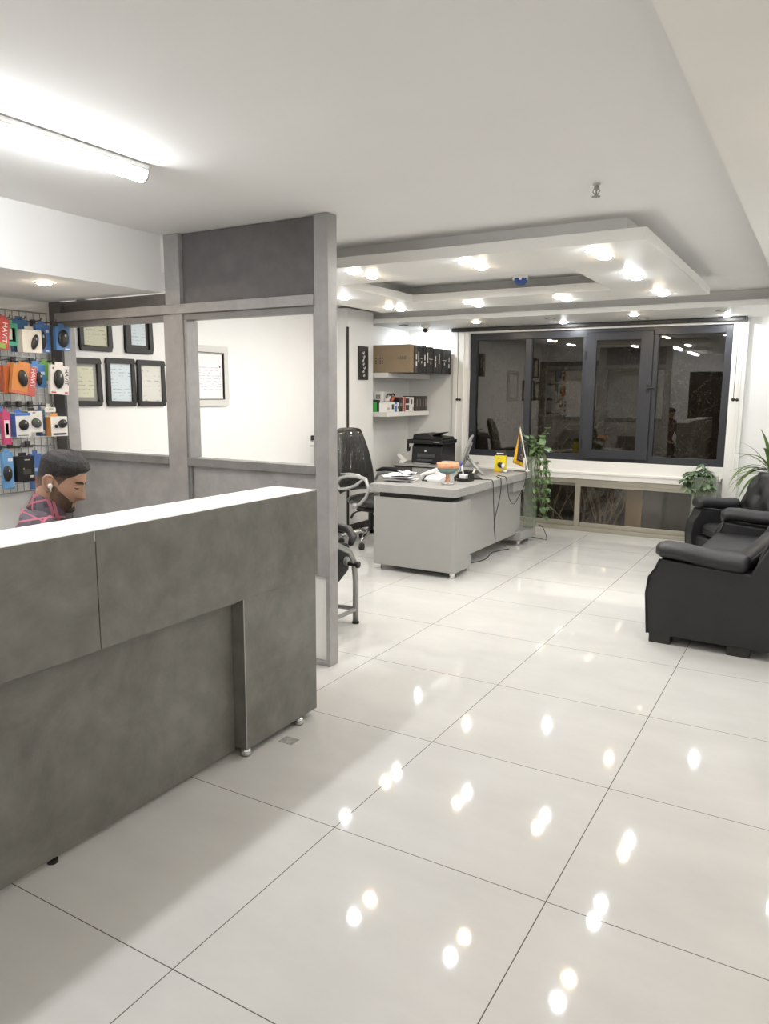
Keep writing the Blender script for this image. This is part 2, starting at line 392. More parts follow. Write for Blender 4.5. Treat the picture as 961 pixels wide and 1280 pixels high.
# the far wall with its two window openings
WX0, WX1, WZ0, WZ1 = -3.85, -.885, .825, 2.315
LX0, LX1, LZ1 = -3.55, -1.06, .615
b = MB()
b.box(XL-.1, WX0, YF, YF+.1, LZ1, CZ); b.box(WX1, XR+.1, YF, YF+.1, LZ1, CZ)
b.box(WX0, WX1, YF, YF+.1, WZ1, CZ); b.box(WX0, WX1, YF, YF+.1, LZ1, WZ0)
b.box(XL-.1, LX0, YF, YF+.1, 0, LZ1); b.box(LX1, XR+.1, YF, YF+.1, 0, LZ1)
struct(b.build('wall_back', M['wall']))
# wall behind the camera with a dark door
DX0, DX1, DZ = -2.8, -1.75, 2.13
b = MB(); b.box(XL-.1, DX0, YB-.1, YB, 0, CZ); b.box(DX1, XR+.1, YB-.1, YB, 0, CZ); b.box(DX0, DX1, YB-.1, YB, DZ, CZ)
struct(b.build('wall_front', M['wall']))
d = MB().box(DX0, DX1, YB-.08, YB-.03, 0, DZ).build('door_1', M['door_dark'], bevel=.004); struct(d)
fr = MB(); fr.box(DX0, DX0+.06, YB-.03, YB+.015, 0, DZ); fr.box(DX1-.06, DX1, YB-.03, YB+.015, 0, DZ); fr.box(DX0+.06, DX1-.06, YB-.03, YB+.015, DZ-.06, DZ)
fr.build('door_frame', M['door_dark'], d)
MB().tube([(DX1-.14,YB-.03,1.02),(DX1-.14,YB+.04,1.02),(DX1-.27,YB+.04,1.02)], .011).build('door_handle', M['chrome'], d, smooth=True)
# column beside the alcove, with its black corner strip and baseboards
struct(MB().box(XL, -4.587, 7.06, 7.60, 0, 2.50).build('wall_column', M['wall']))
struct(MB().box(-4.60, -4.579, 7.05, 7.075, .09, 2.30).build('trim_1', M['black_trim'], bevel=.003))
b = MB(); b.box(XL, -4.572, 7.045, 7.06, 0, .10); b.box(-4.587, -4.572, 7.06, 7.615, 0, .10); b.box(XL, -4.587, 7.60, 7.615, 0, .10)
struct(b.build('baseboard_column', M['black_trim'], bevel=.003))
b = MB(); b.box(XL, XL+.014, 3.56, 7.045, 0, .10); b.box(XL, XL+.014, 7.615, YF, 0, .10); b.box(XL, XL+.014, YB, 3.44, 0, .10)
struct(b.build('baseboard_left', M['black_trim'], bevel=.003))

# ---- ceiling work: hanging tray, soffits
def ring(b, o, i, z0, z1):
    b.box(o[0], o[1], o[2], i[2], z0, z1); b.box(o[0], o[1], i[3], o[3], z0, z1)
    b.box(o[0], i[0], i[2], i[3], z0, z1); b.box(i[1], o[1], i[2], i[3], z0, z1)
b = MB(); ring(b, (-3.925,-.88,4.20,6.67), (-3.24,-1.50,4.86,6.04), 2.38, 2.445)
tray = struct(b.build('ceiling_tray', M['white'], bevel=.003))
b = MB(); ring(b, (-3.79,-1.01,4.33,6.54), (-3.42,-1.33,4.68,6.21), 2.445, CZ)
b.build('tray_neck', M['ceil'], tray, org=(0,0,0))
b = MB(); b.box(XL, XR, 7.62, YF, 2.38, 2.43); b.box(-.379, XR, YB, 7.62, 2.38, 2.43)
sof = struct(b.build('ceiling_soffit', M['white']))
b = MB(); b.box(XL, XR, 7.74, YF, 2.43, CZ); b.box(-.30, XR, YB, 7.74, 2.43, CZ)
b.build('soffit_neck', M['ceil'], sof, org=(0,0,0))
struct(MB().box(XL, -3.616, YB, 3.453, 2.19, CZ).build('ceiling_soffit_left', M['ceil']))

# ---- the big window
win = MB(); y0, y1 = 8.70, 8.76
win.box(WX0, WX0+.085, y0, y1, WZ0, WZ1); win.box(WX1-.075, WX1, y0, y1, WZ0, WZ1)
win.box(WX0+.085, WX1-.075, y0, y1, WZ1-.085, WZ1); win.box(WX0+.085, WX1-.075, y0, y1, WZ0, WZ0+.075)
w1 = struct(win.build('window_1', M['anth'], bevel=.004))
for xa, xb in ((-3.135,-3.06), (-2.45,-2.36), (-1.70,-1.625)):
    MB().box(xa, xb, y0-.004, y1, WZ0+.075, WZ1-.085).build('mullion', M['anth'], w1, org=(0,0,0), bevel=.004)
sb = MB(); sx0, sx1, sz0, sz1 = -2.405, -1.675, WZ0+.035, WZ1-.04
for a in ((sx0, sx0+.115, sz0, sz1), (sx1-.13, sx1, sz0, sz1), (sx0+.115, sx1-.13, sz1-.09, sz1), (sx0+.115, sx1-.13, sz0, sz0+.10)):
    sb.box(a[0], a[1], 8.668, 8.698, a[2], a[3])
sash = sb.build('opening_sash', M['anth'], w1, org=(0,0,0), bevel=.004)
hb = MB(); hb.box(-1.725,-1.695,8.655,8.668,1.60,1.70); hb.tube([(-1.71,8.655,1.655),(-1.71,8.625,1.655),(-1.71,8.62,1.655),(-1.63,8.62,1.66)], .010)
hb.build('handle', M['black_plastic'], sash, org=(0,0,0), smooth=False)
for hz in (1.02, 2.02): MB().cyl((sx0-.006,8.672,hz-.05),(sx0-.006,8.672,hz+.05),.012).build('hinge', M['black_plastic'], sash, org=(0,0,0))
for xa, xb in ((WX0+.085,-3.135), (-3.06,-2.45), (-1.625,WX1-.075)):
    MB().box(xa, xb, 8.732, 8.738, WZ0+.075, WZ1-.085).build('pane', M['glass'], w1, org=(0,0,0))
MB().box(sx0+.115, sx1-.13, 8.682, 8.688, sz0+.10, sz1-.09).build('pane', M['glass'], w1, org=(0,0,0))
# white surround and sill mouldings
b = MB(); b.box(-4.06, WX0, 8.655, YF, .70, 2.355); b.box(WX1, -.745, 8.655, YF, .02, 2.355); b.box(WX0, WX1, 8.655, YF, WZ1, 2.355); b.box(WX0, WX1, 8.655, YF, .70, WZ0)
tr = struct(b.build('trim_2', M['white'], bevel=.004))
b = MB(); b.box(-4.03,-4.0,8.645,8.655,.72,2.35); b.box(-3.93,-3.91,8.645,8.655,.72,2.35); b.box(-.80,-.78,8.645,8.655,.72,2.35)
b.build('moulding', M['white'], tr, org=(0,0,0), bevel=.003)
b = MB(); b.box(-4.06, -.90, 8.625, YF, .672, .70); b.box(-4.06, -.92, 8.64, YF, .615, .672)
struct(b.build('trim_3', M['white'], bevel=.004))
# ---- the low sliding window
b = MB(); b.box(LX0, LX1, 8.66, 8.75, LZ1-.055, LZ1-.002); b.box(LX0, LX1, 8.645, 8.75, 0, .045); b.box(LX0, LX0+.05, 8.66, 8.75, .045, LZ1-.055); b.box(LX1-.05, LX1, 8.66, 8.75, .045, LZ1-.055)
w2 = struct(b.build('window_2', M['champ'], bevel=.003))
def sashp(x0, x1, y, z0, z1, t, name):
    s = MB(); s.box(x0, x0+t, y, y+.03, z0, z1); s.box(x1-t, x1, y, y+.03, z0, z1); s.box(x0+t, x1-t, y, y+.03, z1-.035, z1); s.box(x0+t, x1-t, y, y+.03, z0, z0+.055)
    o = s.build(name, M['champ'], w2, org=(0,0,0), bevel=.003)
    MB().box(x0+t, x1-t, y+.012, y+.018, z0+.055, z1-.035).build('pane', M['glass'], o, org=(0,0,0))
sashp(-2.46, LX1-.05, 8.665, .045, LZ1-.055, .065, 'sliding_sash')
sashp(LX0+.05, -2.42, 8.71, .045, LZ1-.055, .05, 'sliding_sash')

# ================================================================== outside, in the dark
tg = struct(MB().box(-6, 1.5, YF+.08, 11.5, -.35, -.12).build('ground_outside', M['ground']))
def shrub(seed, x0, x1, ya, yb, z0, z1, nst):
    r = random.Random(seed); t = MB(); l = MB()
    for k in range(nst):
        x = r.uniform(x0, x1); y = r.uniform(ya, yb); hh = r.uniform(.55, 1)*(z1-z0); pts = [Vector((x,y,z0))]; d = Vector((r.uniform(-.25,.25), r.uniform(-.2,.2), 1))
        for i in range(7):
            d += Vector((r.uniform(-.35,.35), r.uniform(-.25,.25), .1)); q_ = pts[-1] + d.normalized()*hh/7
            q_.x = min(max(q_.x, x0), x1); q_.y = min(max(q_.y, ya), yb); pts.append(q_)
        t.tube(pts, [.007*(1-i/9) for i in range(8)], 5)
        for i in range(2, 8):
            for q in range(4):
                p = pts[i]; e = p + Vector((r.uniform(-.25,.25), r.uniform(-.12,.12), r.uniform(-.05,.28))); e.x = min(max(e.x, x0-.02), x1+.02)
                t.tube([p, (p+e)/2 + Vector((r.uniform(-.03,.03),0,.02)), e], [.004,.003,.002], 4)
                for w in range(4):
                    c = p.lerp(e, r.uniform(.4,1)); a = Vector((r.uniform(-1,1), r.uniform(-.6,.6), r.uniform(-1,1))).normalized()*r.uniform(.008,.018); bb = a.orthogonal().normalized()*.005
                    l.add([c-a, c+bb, c+a, c-bb], [(0,1,2,3)])
    for k in range(1500):
        c = Vector((r.uniform(x0,x1), r.uniform(ya,yb), z0+(z1-z0)*r.uniform(.15,1))); a = Vector((r.uniform(-1,1), r.uniform(-.6,.6), r.uniform(-1,1))).normalized()*r.uniform(.004,.012); bb = a.orthogonal().normalized()*r.uniform(.002,.005)
        l.add([c-a, c+bb, c+a, c-bb], [(0,1,2,3)])
    return t, l
for k, (xa, xb, zt, lb) in enumerate(((-3.9,-3.02,2.5,'bare twiggy shrub outside the left pane of the dark window'), (-2.90,-1.85,2.4,'bare twiggy shrub outside the middle of the dark window'), (-1.73,-.7,2.2,'bare twiggy shrub outside the right pane of the dark window'))):
    t, l = shrub(30+k, xa, xb, 9.15, 9.6, -.15, zt, 11)
    r0 = t.build('garden_shrub', M['twig'], merge=False, recalc=False); tag(r0, lb, 'shrub', 'shrubs outside the window')
    l.build('leaves', M['fleck'], r0, org=(0,0,0), merge=False, recalc=False)
tag(MB().box(-1.93,-1.745,8.92,8.96,-.12,.75).build('wooden_board', M['night_tan'], bevel=.004), 'upright tan board standing outside the low window', 'board')
tag(MB().box(-1.74,-.95,8.93,8.96,-.12,.75).build('metal_sheet', M['night_grey'], bevel=.004), 'plain dark grey sheet standing outside the low window', 'panel')
struct(MB().box(-6, 1.5, 11.0, 11.1, -.3, 3.0).build('wall_garden', mat('garden_wall', (.10,.085,.065), .9, noise=.3, nscale=2)))

r = random.Random(77); sb_ = MB()
for k in range(34):
    x = r.uniform(-3.3,-1.98); p = Vector((x, r.uniform(8.86,9.02), -.12)); pts = [p]; d = Vector((r.uniform(-.5,.5),0,1))
    for i in range(6):
        d.x += r.uniform(-.4,.4); q_ = pts[-1] + d.normalized()*.14; q_.x = min(max(q_.x,-3.4),-1.96); pts.append(q_)
    sb_.tube(pts, [.010*r.uniform(.4,1)]*7, 5)
    for i in range(1,7):
        e = pts[i] + Vector((r.uniform(-.12,.12), r.uniform(-.02,.02), r.uniform(.02,.12))); e.x = min(max(e.x,-3.4),-1.96); sb_.tube([pts[i], e], [.004,.002], 4)
tag(sb_.build('dry_twigs', M['stick'], merge=False, recalc=False), 'tangle of bare dry stems right outside the low window', 'stems', kind='stuff')
# ================================================================== partition
pt = thing('room_divider', 'tall grey concrete-look partition with two open windows behind the counter', 'partition', (-3.5,3.5,0))
P0, P1 = 3.453, 3.540
C = M['conc2']
def pbox(name, *a, bev=.003): return MB().box(*a).build(name, M['conc_rail'] if name in ('header_rail','sill_rail','stile','bottom_rail') else C, pt, bevel=bev)
MB().box(XL+.003, -4.60, P0, P1+.02, 0, 2.19).build('post', M['conc_dark'], pt, bevel=.003)
MB().box(-4.602, -4.594, P0+.012, P1+.02, .04, 2.05).build('jamb', C, pt)
pbox('post', -3.612, -3.450, P0, P1, 0, 2.055); pbox('post', -3.590, -3.465, P0, P1, 2.112, CZ-.002)
pbox('post', -2.462, -2.37, P0, P1, .535, CZ-.002)
pbox('end_board', -2.395, -2.37, P0, P1, .0, .535)
pbox('base_rail', -3.450, -2.395, P0, P1, 0, .025); pbox('base_rail', -4.60, -3.612, P0, P1, 0, .04)
pbox('rail', -4.645, -2.462, P0-.012, P1, 2.055, 2.112)
for xa, xb in ((-4.60,-3.612), (-3.450,-2.462)):
    pbox('header_rail', xa, xb, P0+.012, P1, 2.018, 2.055)
    pbox('sill_rail', xa, xb, P0-.004, P1, 1.122, 1.172)
    z0 = .55 if xa > -4 else .04
    MB().box(xa+(.02 if xa > -4 else 0), xb, P0+.03, P1-.02, z0, 1.122).build('lower_panel', M['conc_mid'], pt, bevel=.003)
pbox('jamb', -3.450, -3.428, P0+.01, P1+.02, 1.172, 2.018); pbox('jamb', -2.478, -2.462, P0+.01, P1, 1.172, 2.018)
pbox('stile', -3.450, -3.430, P0+.012, P1-.02, .04, 1.122); pbox('bottom_rail', -3.43, -2.462, P0+.008, P1-.02, .535, .55)
MB().box(-3.43, -2.395, P0+.028, P0+.050, .025, .535).build('white_panel', M['white'], pt, bevel=.002)
MB().box(-3.465, -2.462, P0+.03, P1-.02, 2.112, CZ-.002).build('upper_panel', M['conc_dark'], pt, bevel=.003)
MB().box(XL+.003, -3.612, P0+.03, P1-.02, 2.112, 2.188).build('upper_panel', M['conc_dark'], pt, bevel=.003)

# ================================================================== reception counter
ct = thing('reception_counter', 'long grey concrete-look reception counter with a white top', 'counter', (-2.2,1.6,0))
CX = -2.06; CY0, CY1 = .1, 2.90
MB().box(-2.32, CX-.002, CY0, CY1, 1.085, 1.125).build('countertop', M['whitetop'], ct, bevel=.002)
MB().box(CX-.04, CX, CY0, 1.629, .712, 1.122).build('front_panel', M['conc'], ct, bevel=.0015)
MB().box(CX-.04, CX, 1.632, CY1, .712, 1.122).build('front_panel', M['conc'], ct, bevel=.0015)
MB().box(-2.32, CX-.04, CY1-.025, CY1, .712, 1.085).build('end_panel', M['conc'], ct, bevel=.0015)
MB().box(-2.16, -2.128, CY0, 2.36, .018, .80).build('lower_panel', M['conc'], ct, bevel=.0015)
ped = MB().box(-2.32, CX-.003, 2.362, 2.888, .032, .712).build('pedestal', M['conc'], ct, bevel=.002)
MB().box(CX-.0045, CX-.0025, 2.3605, 2.3645, .034, .711).build('edge_strip', M['silver'], ct)
MB().box(-2.32, CX-.04, CY0, CY0+.025, .02, 1.085).build('end_panel', M['conc'], ct)
MB().box(-2.32, -2.10, CY0+.025, CY1-.025, .69, .712).build('under_shelf', M['conc'], ct)
for x, y in ((-2.083,2.378),(-2.072,2.752),(-2.29,2.40),(-2.29,2.85)):
    MB().lathe([(.024,0),(.024,.026),(.02,.032)], (x,y,0), 20).build('foot', M['chrome'], ct, smooth=True)
for y in (1.449, .7): MB().lathe([(.018,0),(.018,.012),(.006,.014),(.006,.03)], (-2.138,y,0), 16).build('foot', M['black_plastic'], ct)
b = MB().box(-2.04,-1.965,2.552,2.614,.0,.0012)
tag(b.build('floor_tape', M['tape']), 'small scrap of shiny clear tape on the floor tile near the counter', 'tape')

# ================================================================== lamps
LW = emit('white_lens', (.93,.97,1), 118); LWm = emit('warm_lens', (1,.80,.56), 86); LT = emit('tube_light', (.97,.985,1), 18)
M['off'] = mat('unlit_lens', (.55,.54,.51), .5)
M['ringoff'] = mat('grey_trim_ring', (.33,.32,.29), .5)
def downlight(x, y, z, m, label, group, on=True, r=.042):
    t = thing('ceiling_downlight', label, 'ceiling light', (x,y,z-.001), 0, group)
    MB().lathe([(r-.006,-.004),(r,-.006),(r+.012,-.004),(r+.014,0)], (x,y,z-.001), 28, caps=False).build('trim_ring', M['white'] if on else M['ringoff'], t, smooth=True)
    MB().lathe([(0,-.015),(r*.45,-.0135),(r*.75,-.010),(r-.006,-.0035)], (x,y,z-.001), 28, caps=False).build('lens', m, t, smooth=True)
ORDX = {-3.6:'the far left', -2.79:'the left', -1.98:'the middle right', -1.2:'the right'}
G = 'downlights in the hanging ceiling tray'
xs = (-3.60, -2.79, -1.98, -1.20); nm = ('leftmost column', 'second column', 'third column', 'rightmost column')
for i, x in enumerate(xs):
    downlight(x, 4.37, 2.38, LW, 'white downlight on the front edge of the ceiling tray, %s' % nm[i], G)
    downlight(x+.005, 4.60, 2.38, LWm, 'warm downlight just behind the front edge of the ceiling tray, %s' % nm[i], G)
    downlight(x, 6.24, 2.38, LWm, 'warm downlight along the window side of the ceiling tray, %s' % nm[i], G)
    downlight(x, 6.47, 2.38, LW, 'white downlight along the window side of the ceiling tray, %s' % nm[i], G)
for x, s in ((-3.6,'left'), (-1.2,'right')):
    downlight(x, 5.26, 2.38, LW, 'cool white downlight in the middle of the %s side of the tray, nearer one' % s, G)
    downlight(x, 5.49, 2.38, LW, 'cool white downlight in the middle of the %s side of the tray, farther one' % s, G)
G = 'downlights in the soffit above the window'
for x, lit, m, s in ((-3.45,0,LWm,'second from the column'), (-2.60,1,LW,'above the second window pane'), (-1.74,0,LWm,'above the opening sash'), (-.93,1,LW,'at the right end of the blind'), (-4.37,1,LW,'beside the dome camera')):
    for k, y in enumerate((7.94, 8.41)):
        on = (k == lit)
        downlight(x, y, 2.38, m if on else M['off'], ('lit ' if on else 'unlit ') + 'downlight in the window soffit, ' + s, G, on)
for y, s in ((.9,'nearest the camera'), (2.6,'second along'), (4.35,'third along'), (6.1,'above the sofa'), (7.85,'in the corner above the armchair')):
    downlight(-.02, y, 2.38, LWm if y < 4 else LW, 'downlight in the soffit along the right wall, ' + s, 'downlights in the right-hand soffit')
downlight(-3.886, 2.826, 2.19, LWm, 'warm downlight in the low soffit above the pegboard display', 'downlights in the low soffit')
downlight(-3.886, 1.2, 2.19, LWm, 'warm downlight in the low soffit over the seated man', 'downlights in the low soffit')
tl = thing('tube_lamp', 'long white fluorescent batten on the ceiling above the counter', 'ceiling lamp', (-2.63,1.8,2.53))
tx = -2.60
MB().box(tx-.042, tx+.042, 1.20, 2.40, 2.503, 2.528).build('housing', M['white_plastic'], tl, bevel=.003)
MB().prism([(tx-.036,2.503),(tx-.030,2.478),(tx-.012,2.466),(tx+.012,2.466),(tx+.030,2.478),(tx+.036,2.503)], 'y', 1.205, 2.393).build('diffuser', LT, tl)
for ya, yb in ((1.196,1.205),(2.393,2.402)):
    MB().prism([(tx-.040,2.528),(tx-.040,2.500),(tx-.032,2.474),(tx-.012,2.462),(tx+.012,2.462),(tx+.032,2.474),(tx+.040,2.500),(tx+.040,2.528)], 'y', ya, yb).build('end_cap', M['silver'], tl)
t2 = thing('tube_lamp', 'added unseen fluorescent batten behind the camera, lighting the back of the room', 'ceiling lamp', (-2.2,-.5,2.53))  # extra lamp added out of view to brighten the back of the room
MB().box(-2.642,-2.558,-1.05,.15,2.503,2.528).build('housing', M['white_plastic'], t2, bevel=.003)
MB().prism([(-2.636,2.503),(-2.630,2.478),(-2.612,2.466),(-2.588,2.466),(-2.570,2.478),(-2.564,2.503)], 'y', -1.045, .145).build('diffuser', LT, t2)
# ceiling fittings
sp = thing('fire_sprinkler', 'small metal sprinkler head under the plain ceiling', 'sprinkler', (-.987,3.60,2.53))
c0 = (-.987,3.60,2.53)
MB().lathe([(.017,0),(.017,-.006),(.010,-.010)], c0, 20).build('escutcheon', M['silver'], sp)
MB().lathe([(.009,-.008),(.012,-.02),(.009,-.028)], c0, 14).build('body', M['steel'], sp)
for sgn in (-1,1): MB().tube([(c0[0]+sgn*.010,c0[1],c0[2]-.022),(c0[0]+sgn*.016,c0[1],c0[2]-.034),(c0[0]+sgn*.004,c0[1],c0[2]-.052)], .0028, 6).build('frame_arm', M['steel'], sp)
MB().cyl((c0[0],c0[1],c0[2]-.026),(c0[0],c0[1],c0[2]-.055),.004).build('bulb', M['steel'], sp)
MB().lathe([(.004,-.052),(.020,-.055),(.020,-.058),(.002,-.060)], c0, 18).build('deflector', M['steel'], sp)
bd = thing('blue_detector', 'blue capped smoke detector inside the ceiling tray recess', 'smoke detector', (-2.22,5.98,2.53))
c0 = (-2.22,5.98,2.53)
MB().lathe([(.062,0),(.062,-.018),(.055,-.024)], c0, 26).build('base', M['white_plastic'], bd, smooth=False)
MB().lathe([(.054,-.022),(.056,-.032),(.046,-.062),(.036,-.072),(0,-.073)], c0, 26).build('cap', M['blue_dome'], bd, smooth=True)
for a in range(5):
    t = 2*PI*a/5; MB().ell((c0[0]+.055*math.cos(t), c0[1]+.055*math.sin(t), c0[2]-.030), .012,.012,.012).build('clip', M['white_plastic'], bd, smooth=True)
cam = thing('ceiling_camera', 'small white dome security camera under the soffit beside the shelves', 'camera', (-4.18,8.12,2.38))
c0 = (-4.18,8.12,2.38)
MB().lathe([(.055,0),(.055,-.012),(.042,-.030),(.030,-.034)], c0, 24).build('base', M['white_plastic'], cam, smooth=True)
MB().ell((c0[0]+.004,c0[1]-.006,c0[2]-.045), .038,.038,.036).build('housing', M['white_plastic'], cam, smooth=True)
MB().ell((c0[0]+.008,c0[1]-.016,c0[2]-.052), .032,.032,.030).build('lens_dome', M['black_plastic'], cam, smooth=True)

# ---- roller blind over the window
bl = thing('roller_blind', 'black rolled up blind cassette above the window with two thin cords', 'blind', (-2.4,8.63,2.36))
MB().box(-4.06,-.775,8.585,8.65,2.335,2.376).build('cassette', M['black_trim'], bl, bevel=.006)
MB().box(-.775,-.758,8.58,8.652,2.33,2.376).build('end_cap', M['black_trim'], bl, bevel=.004)
for x, zb, tz in ((-3.97,1.52,1.52), (-.835,1.545,1.545)):
    co = MB().tube([(x,8.60,2.34),(x+.003,8.60,2.0),(x,8.60,zb)], .0035, 6).build('cord', M['darkgrey'], bl)
    k = MB(); k.ell((x,8.60,zb-.005), .020,.016,.017); k.ell((x+.036,8.60,zb-.007), .018,.014,.015); k.cyl((x,8.60,zb-.006),(x+.036,8.60,zb-.006),.007)
    k.build('toggle', M['black_plastic'], co, smooth=True)
# ================================================================== certificates on the left wall
XW = XL + .001
def certificate(y0, y1, z0, z1, paper, label, fw=.035, mats='black_trim', inner=None, group='framed certificates on the left wall'):
    t = thing('framed_certificate', label, 'framed certificate', (XL,(y0+y1)/2,z0), 0, group)
    b = MB()
    for (a, c, d, e) in ((y0,y1,z0,z0+fw),(y0,y1,z1-fw,z1),(y0,y0+fw,z0+fw,z1-fw),(y1-fw,y1,z0+fw,z1-fw)): b.box(XW, XW+.024, a, c, d, e)
    b.build('frame', M[mats], t, bevel=.006)
    if inner: MB().box(XW, XW+.008, y0+fw, y1-fw, z0+fw, z1-fw).build('mount', M[inner], t)
    q = .03 if inner else 0
    MB().box(XW, XW+.010, y0+fw+q, y1-fw-q, z0+fw+q, z1-fw-q).build('certificate_sheet', M[paper], t)
    return t
M['mount_grey'] = mat('grey_mount', (.30,.29,.27), .7)
certificate(3.575, 3.853, 1.475, 1.825, 'cert_cream', 'black framed cream certificate at the left end of the lower row', inner='mount_grey')
certificate(3.905, 4.175, 1.472, 1.835, 'cert_blue', 'black framed pale blue certificate in the middle of the lower row')
certificate(4.205, 4.485, 1.470, 1.832, 'cert_white', 'black framed white certificate with dark corners, right end of lower row')
certificate(3.685, 3.968, 1.878, 2.24, 'cert_cream', 'black framed yellowed certificate at the left of the upper row')
t = certificate(4.100, 4.370, 1.878, 2.25, 'cert_blue', 'black framed pale certificate with double border at the right of the upper row', inner='black_trim')
# white framed notice board
nb = thing('notice_frame', 'pale grey frame holding a pinned printed notice on the left wall', 'picture frame', (XL,5.0,1.46))
b = MB(); y0, y1, z0, z1, fw = 4.72, 5.25, 1.462, 1.985, .062
for (a, c, d, e) in ((y0,y1,z0,z0+fw),(y0,y1,z1-fw,z1),(y0,y0+fw,z0+fw,z1-fw),(y1-fw,y1,z0+fw,z1-fw)): b.box(XW, XW+.022, a, c, d, e)
M['palegrey'] = mat('pale_grey_frame', (.60,.59,.56), .4)
b.build('frame', M['palegrey'], nb, bevel=.004)
b = MB()
for (a, c, d, e) in ((y0+fw-.006,y1-fw+.006,z0+fw-.006,z0+fw),(y0+fw-.006,y1-fw+.006,z1-fw,z1-fw+.006),(y1-fw,y1-fw+.006,z0+fw,z1-fw)): b.box(XW, XW+.024, a, c, d, e)
b.build('inner_edge', M['black_trim'], nb)
MB().box(XW, XW+.006, y0+fw, y1-fw, z0+fw, z1-fw).build('backing_board', M['white'], nb)
MB().box(XW+.006, XW+.008, 4.86, 5.165, 1.59, 1.815).build('notice_sheet', M['notice'], nb)
for y in (4.875, 5.15): MB().ell((XW+.010,y,1.805), .006,.006,.006).build('pin', M['black_plastic'], nb)
# socket, black calligraphy panel on the column
so = thing('wall_socket', 'white wall socket with a black plug on the left wall', 'socket', (XL,6.55,1.05))
MB().box(XW, XW+.012, 6.51, 6.60, 1.03, 1.075).build('face_plate', M['white_plastic'], so, bevel=.003)
MB().box(XW, XW+.04, 6.535, 6.575, 1.085, 1.135).build('plug', M['black_plastic'], so, bevel=.005)
cp = thing('wall_plaque', 'narrow black hanging plaque with white calligraphy on the column', 'wall plaque', (-4.587,7.37,1.73))
MB().box(-4.586, -4.566, 7.262, 7.462, 1.735, 2.108).build('panel', M['black_trim'], cp, bevel=.003)
b = MB(); r = random.Random(3)
for k in range(7):
    z = 2.04 - k*.042; y = 7.362 + r.uniform(-.02,.02)
    b.tube([(-4.565,y-.03+r.uniform(0,.02),z),(-4.565,y,z-.02+r.uniform(-.01,.01)),(-4.565,y+.012,z+.008),(-4.565,y+.025,z-.012)], [.003,.006,.005,.002], 6)
b.build('calligraphy', M['white_ink'], cp)

# ================================================================== shelves in the alcove
SX = -4.41
for z0, z1, s in ((1.313,1.368,'lower'), (1.765,1.822,'upper')):
    sh = thing('wall_shelf', 'thick %s floating shelf in the alcove holding %s' % (('white lower','small gadget boxes') if s == 'lower' else ('white upper','laptop cartons')), 'shelf', (-4.55,8.15,z0))
    MB().box(XL+.001, SX, 7.62, 8.70, z0, z1).build('board', M['palegrey'], sh, bevel=.002)
    MB().box(SX-.001, SX+.003, 7.621, 8.699, z0+.001, z1-.001).build('edge_band', M['white'], sh)
# laptop cartons
bx = thing('brown_carton', 'brown laptop carton at the near end of the upper shelf', 'carton', (-4.38,7.67,1.823))
MB().box(-4.66, -4.122, 7.635, 7.725, 1.8235, 2.135).build('carton', M['brown_box'], bx, bevel=.002)
text(bx, 'ASUS', .050, (-4.232,7.6345,1.985), FACE_NY, M['ink'], shear=.3)
b = MB()
for i in range(4):
    for j in range(3): b.box(-4.575+i*.028, -4.560+i*.028, 7.6343, 7.635, 1.92+j*.028, 1.935+j*.028)
b.build('printed_marks', M['ink'], bx)
ys = [7.728, 7.775, 7.86, 7.943, 7.996, 8.073, 8.193, 8.293, 8.433, 8.561, 8.676]
ordn = ('first','second','third','fourth','fifth','sixth','seventh','eighth','ninth','tenth')
for i in range(10):
    ya, yb = ys[i]+.0015, ys[i+1]-.0015; zt = 2.135 - (.004, .01, .012, .0, .014, .006, .016, .010, .012, .018)[i]
    bx = thing('laptop_carton', 'black laptop carton standing on the upper shelf, %s behind the brown carton' % ordn[i], 'carton', (-4.38,(ya+yb)/2,1.823), 0, 'black laptop cartons on the upper shelf')
    xf = -4.10 - (.0,.006,.012,.004,.0,.008,.0,.01,.004,.0)[i]
    MB().box(-4.64, xf, ya, yb, 1.8235, zt).build('carton', M['black_box'] if i not in (0,) else M['darkgrey'], bx, bevel=.002)
    b = MB(); ym = (ya+yb)/2
    kinds = i % 3
    if kinds == 0: b.box(xf, xf+.0012, ym-.012, ym+.012, 1.90, 1.95); b.box(xf, xf+.0012, ym-.010, ym+.010, 1.97, 2.03)
    elif kinds == 1: b.box(xf, xf+.0012, ym-.008, ym+.008, 1.94, 2.06)
    else: b.box(xf, xf+.0012, ya+.004, yb-.004, 1.985, 1.990); b.box(xf, xf+.0012, ym-.008, ym+.008, 1.93, 1.96)
    b.build('spine_label', M['white_ink'], bx)
# small gadget boxes on the lower shelf
ZS = 1.3685
def gbox(y0, y1, h, x0, x1, col, label, marks=(), name='gadget_box', group='gadget boxes on the lower shelf', z=ZS):
    t = thing(name, label, 'box', ((x0+x1)/2,(y0+y1)/2,z), 0, group)
    MB().box(x0, x1, y0, y1, z+.0003, z+h).build('carton', colm(col), t, bevel=.0015)
    for (ya, yb, za, zb, c) in marks:
        a = y0+(y1-y0)*ya; d = y0+(y1-y0)*yb; e = z+h*za; g = z+h*zb
        MB().box(x1, x1+.0015, a, d, e, g).build('print', colm(c), t)
    for (xa, xb, za, zb, c) in ():
        pass
    return t
F0 = SX - .01
gbox(7.630,7.715,.105,-4.52,F0,'#e8e6e2','white gadget box at the near front corner of the lower shelf', ((.2,.8,.2,.5,'#b8b4b0'),))
gbox(7.718,7.815,.118,-4.52,F0,'#ecebe8','white gadget box with a black round picture on the lower shelf', ((.35,.8,.25,.75,'#141414'),))
gbox(7.818,7.875,.112,-4.52,F0,'#3f6ea6','slim blue gadget box on the lower shelf', ((.2,.8,.6,.8,'#d8e0ea'),))
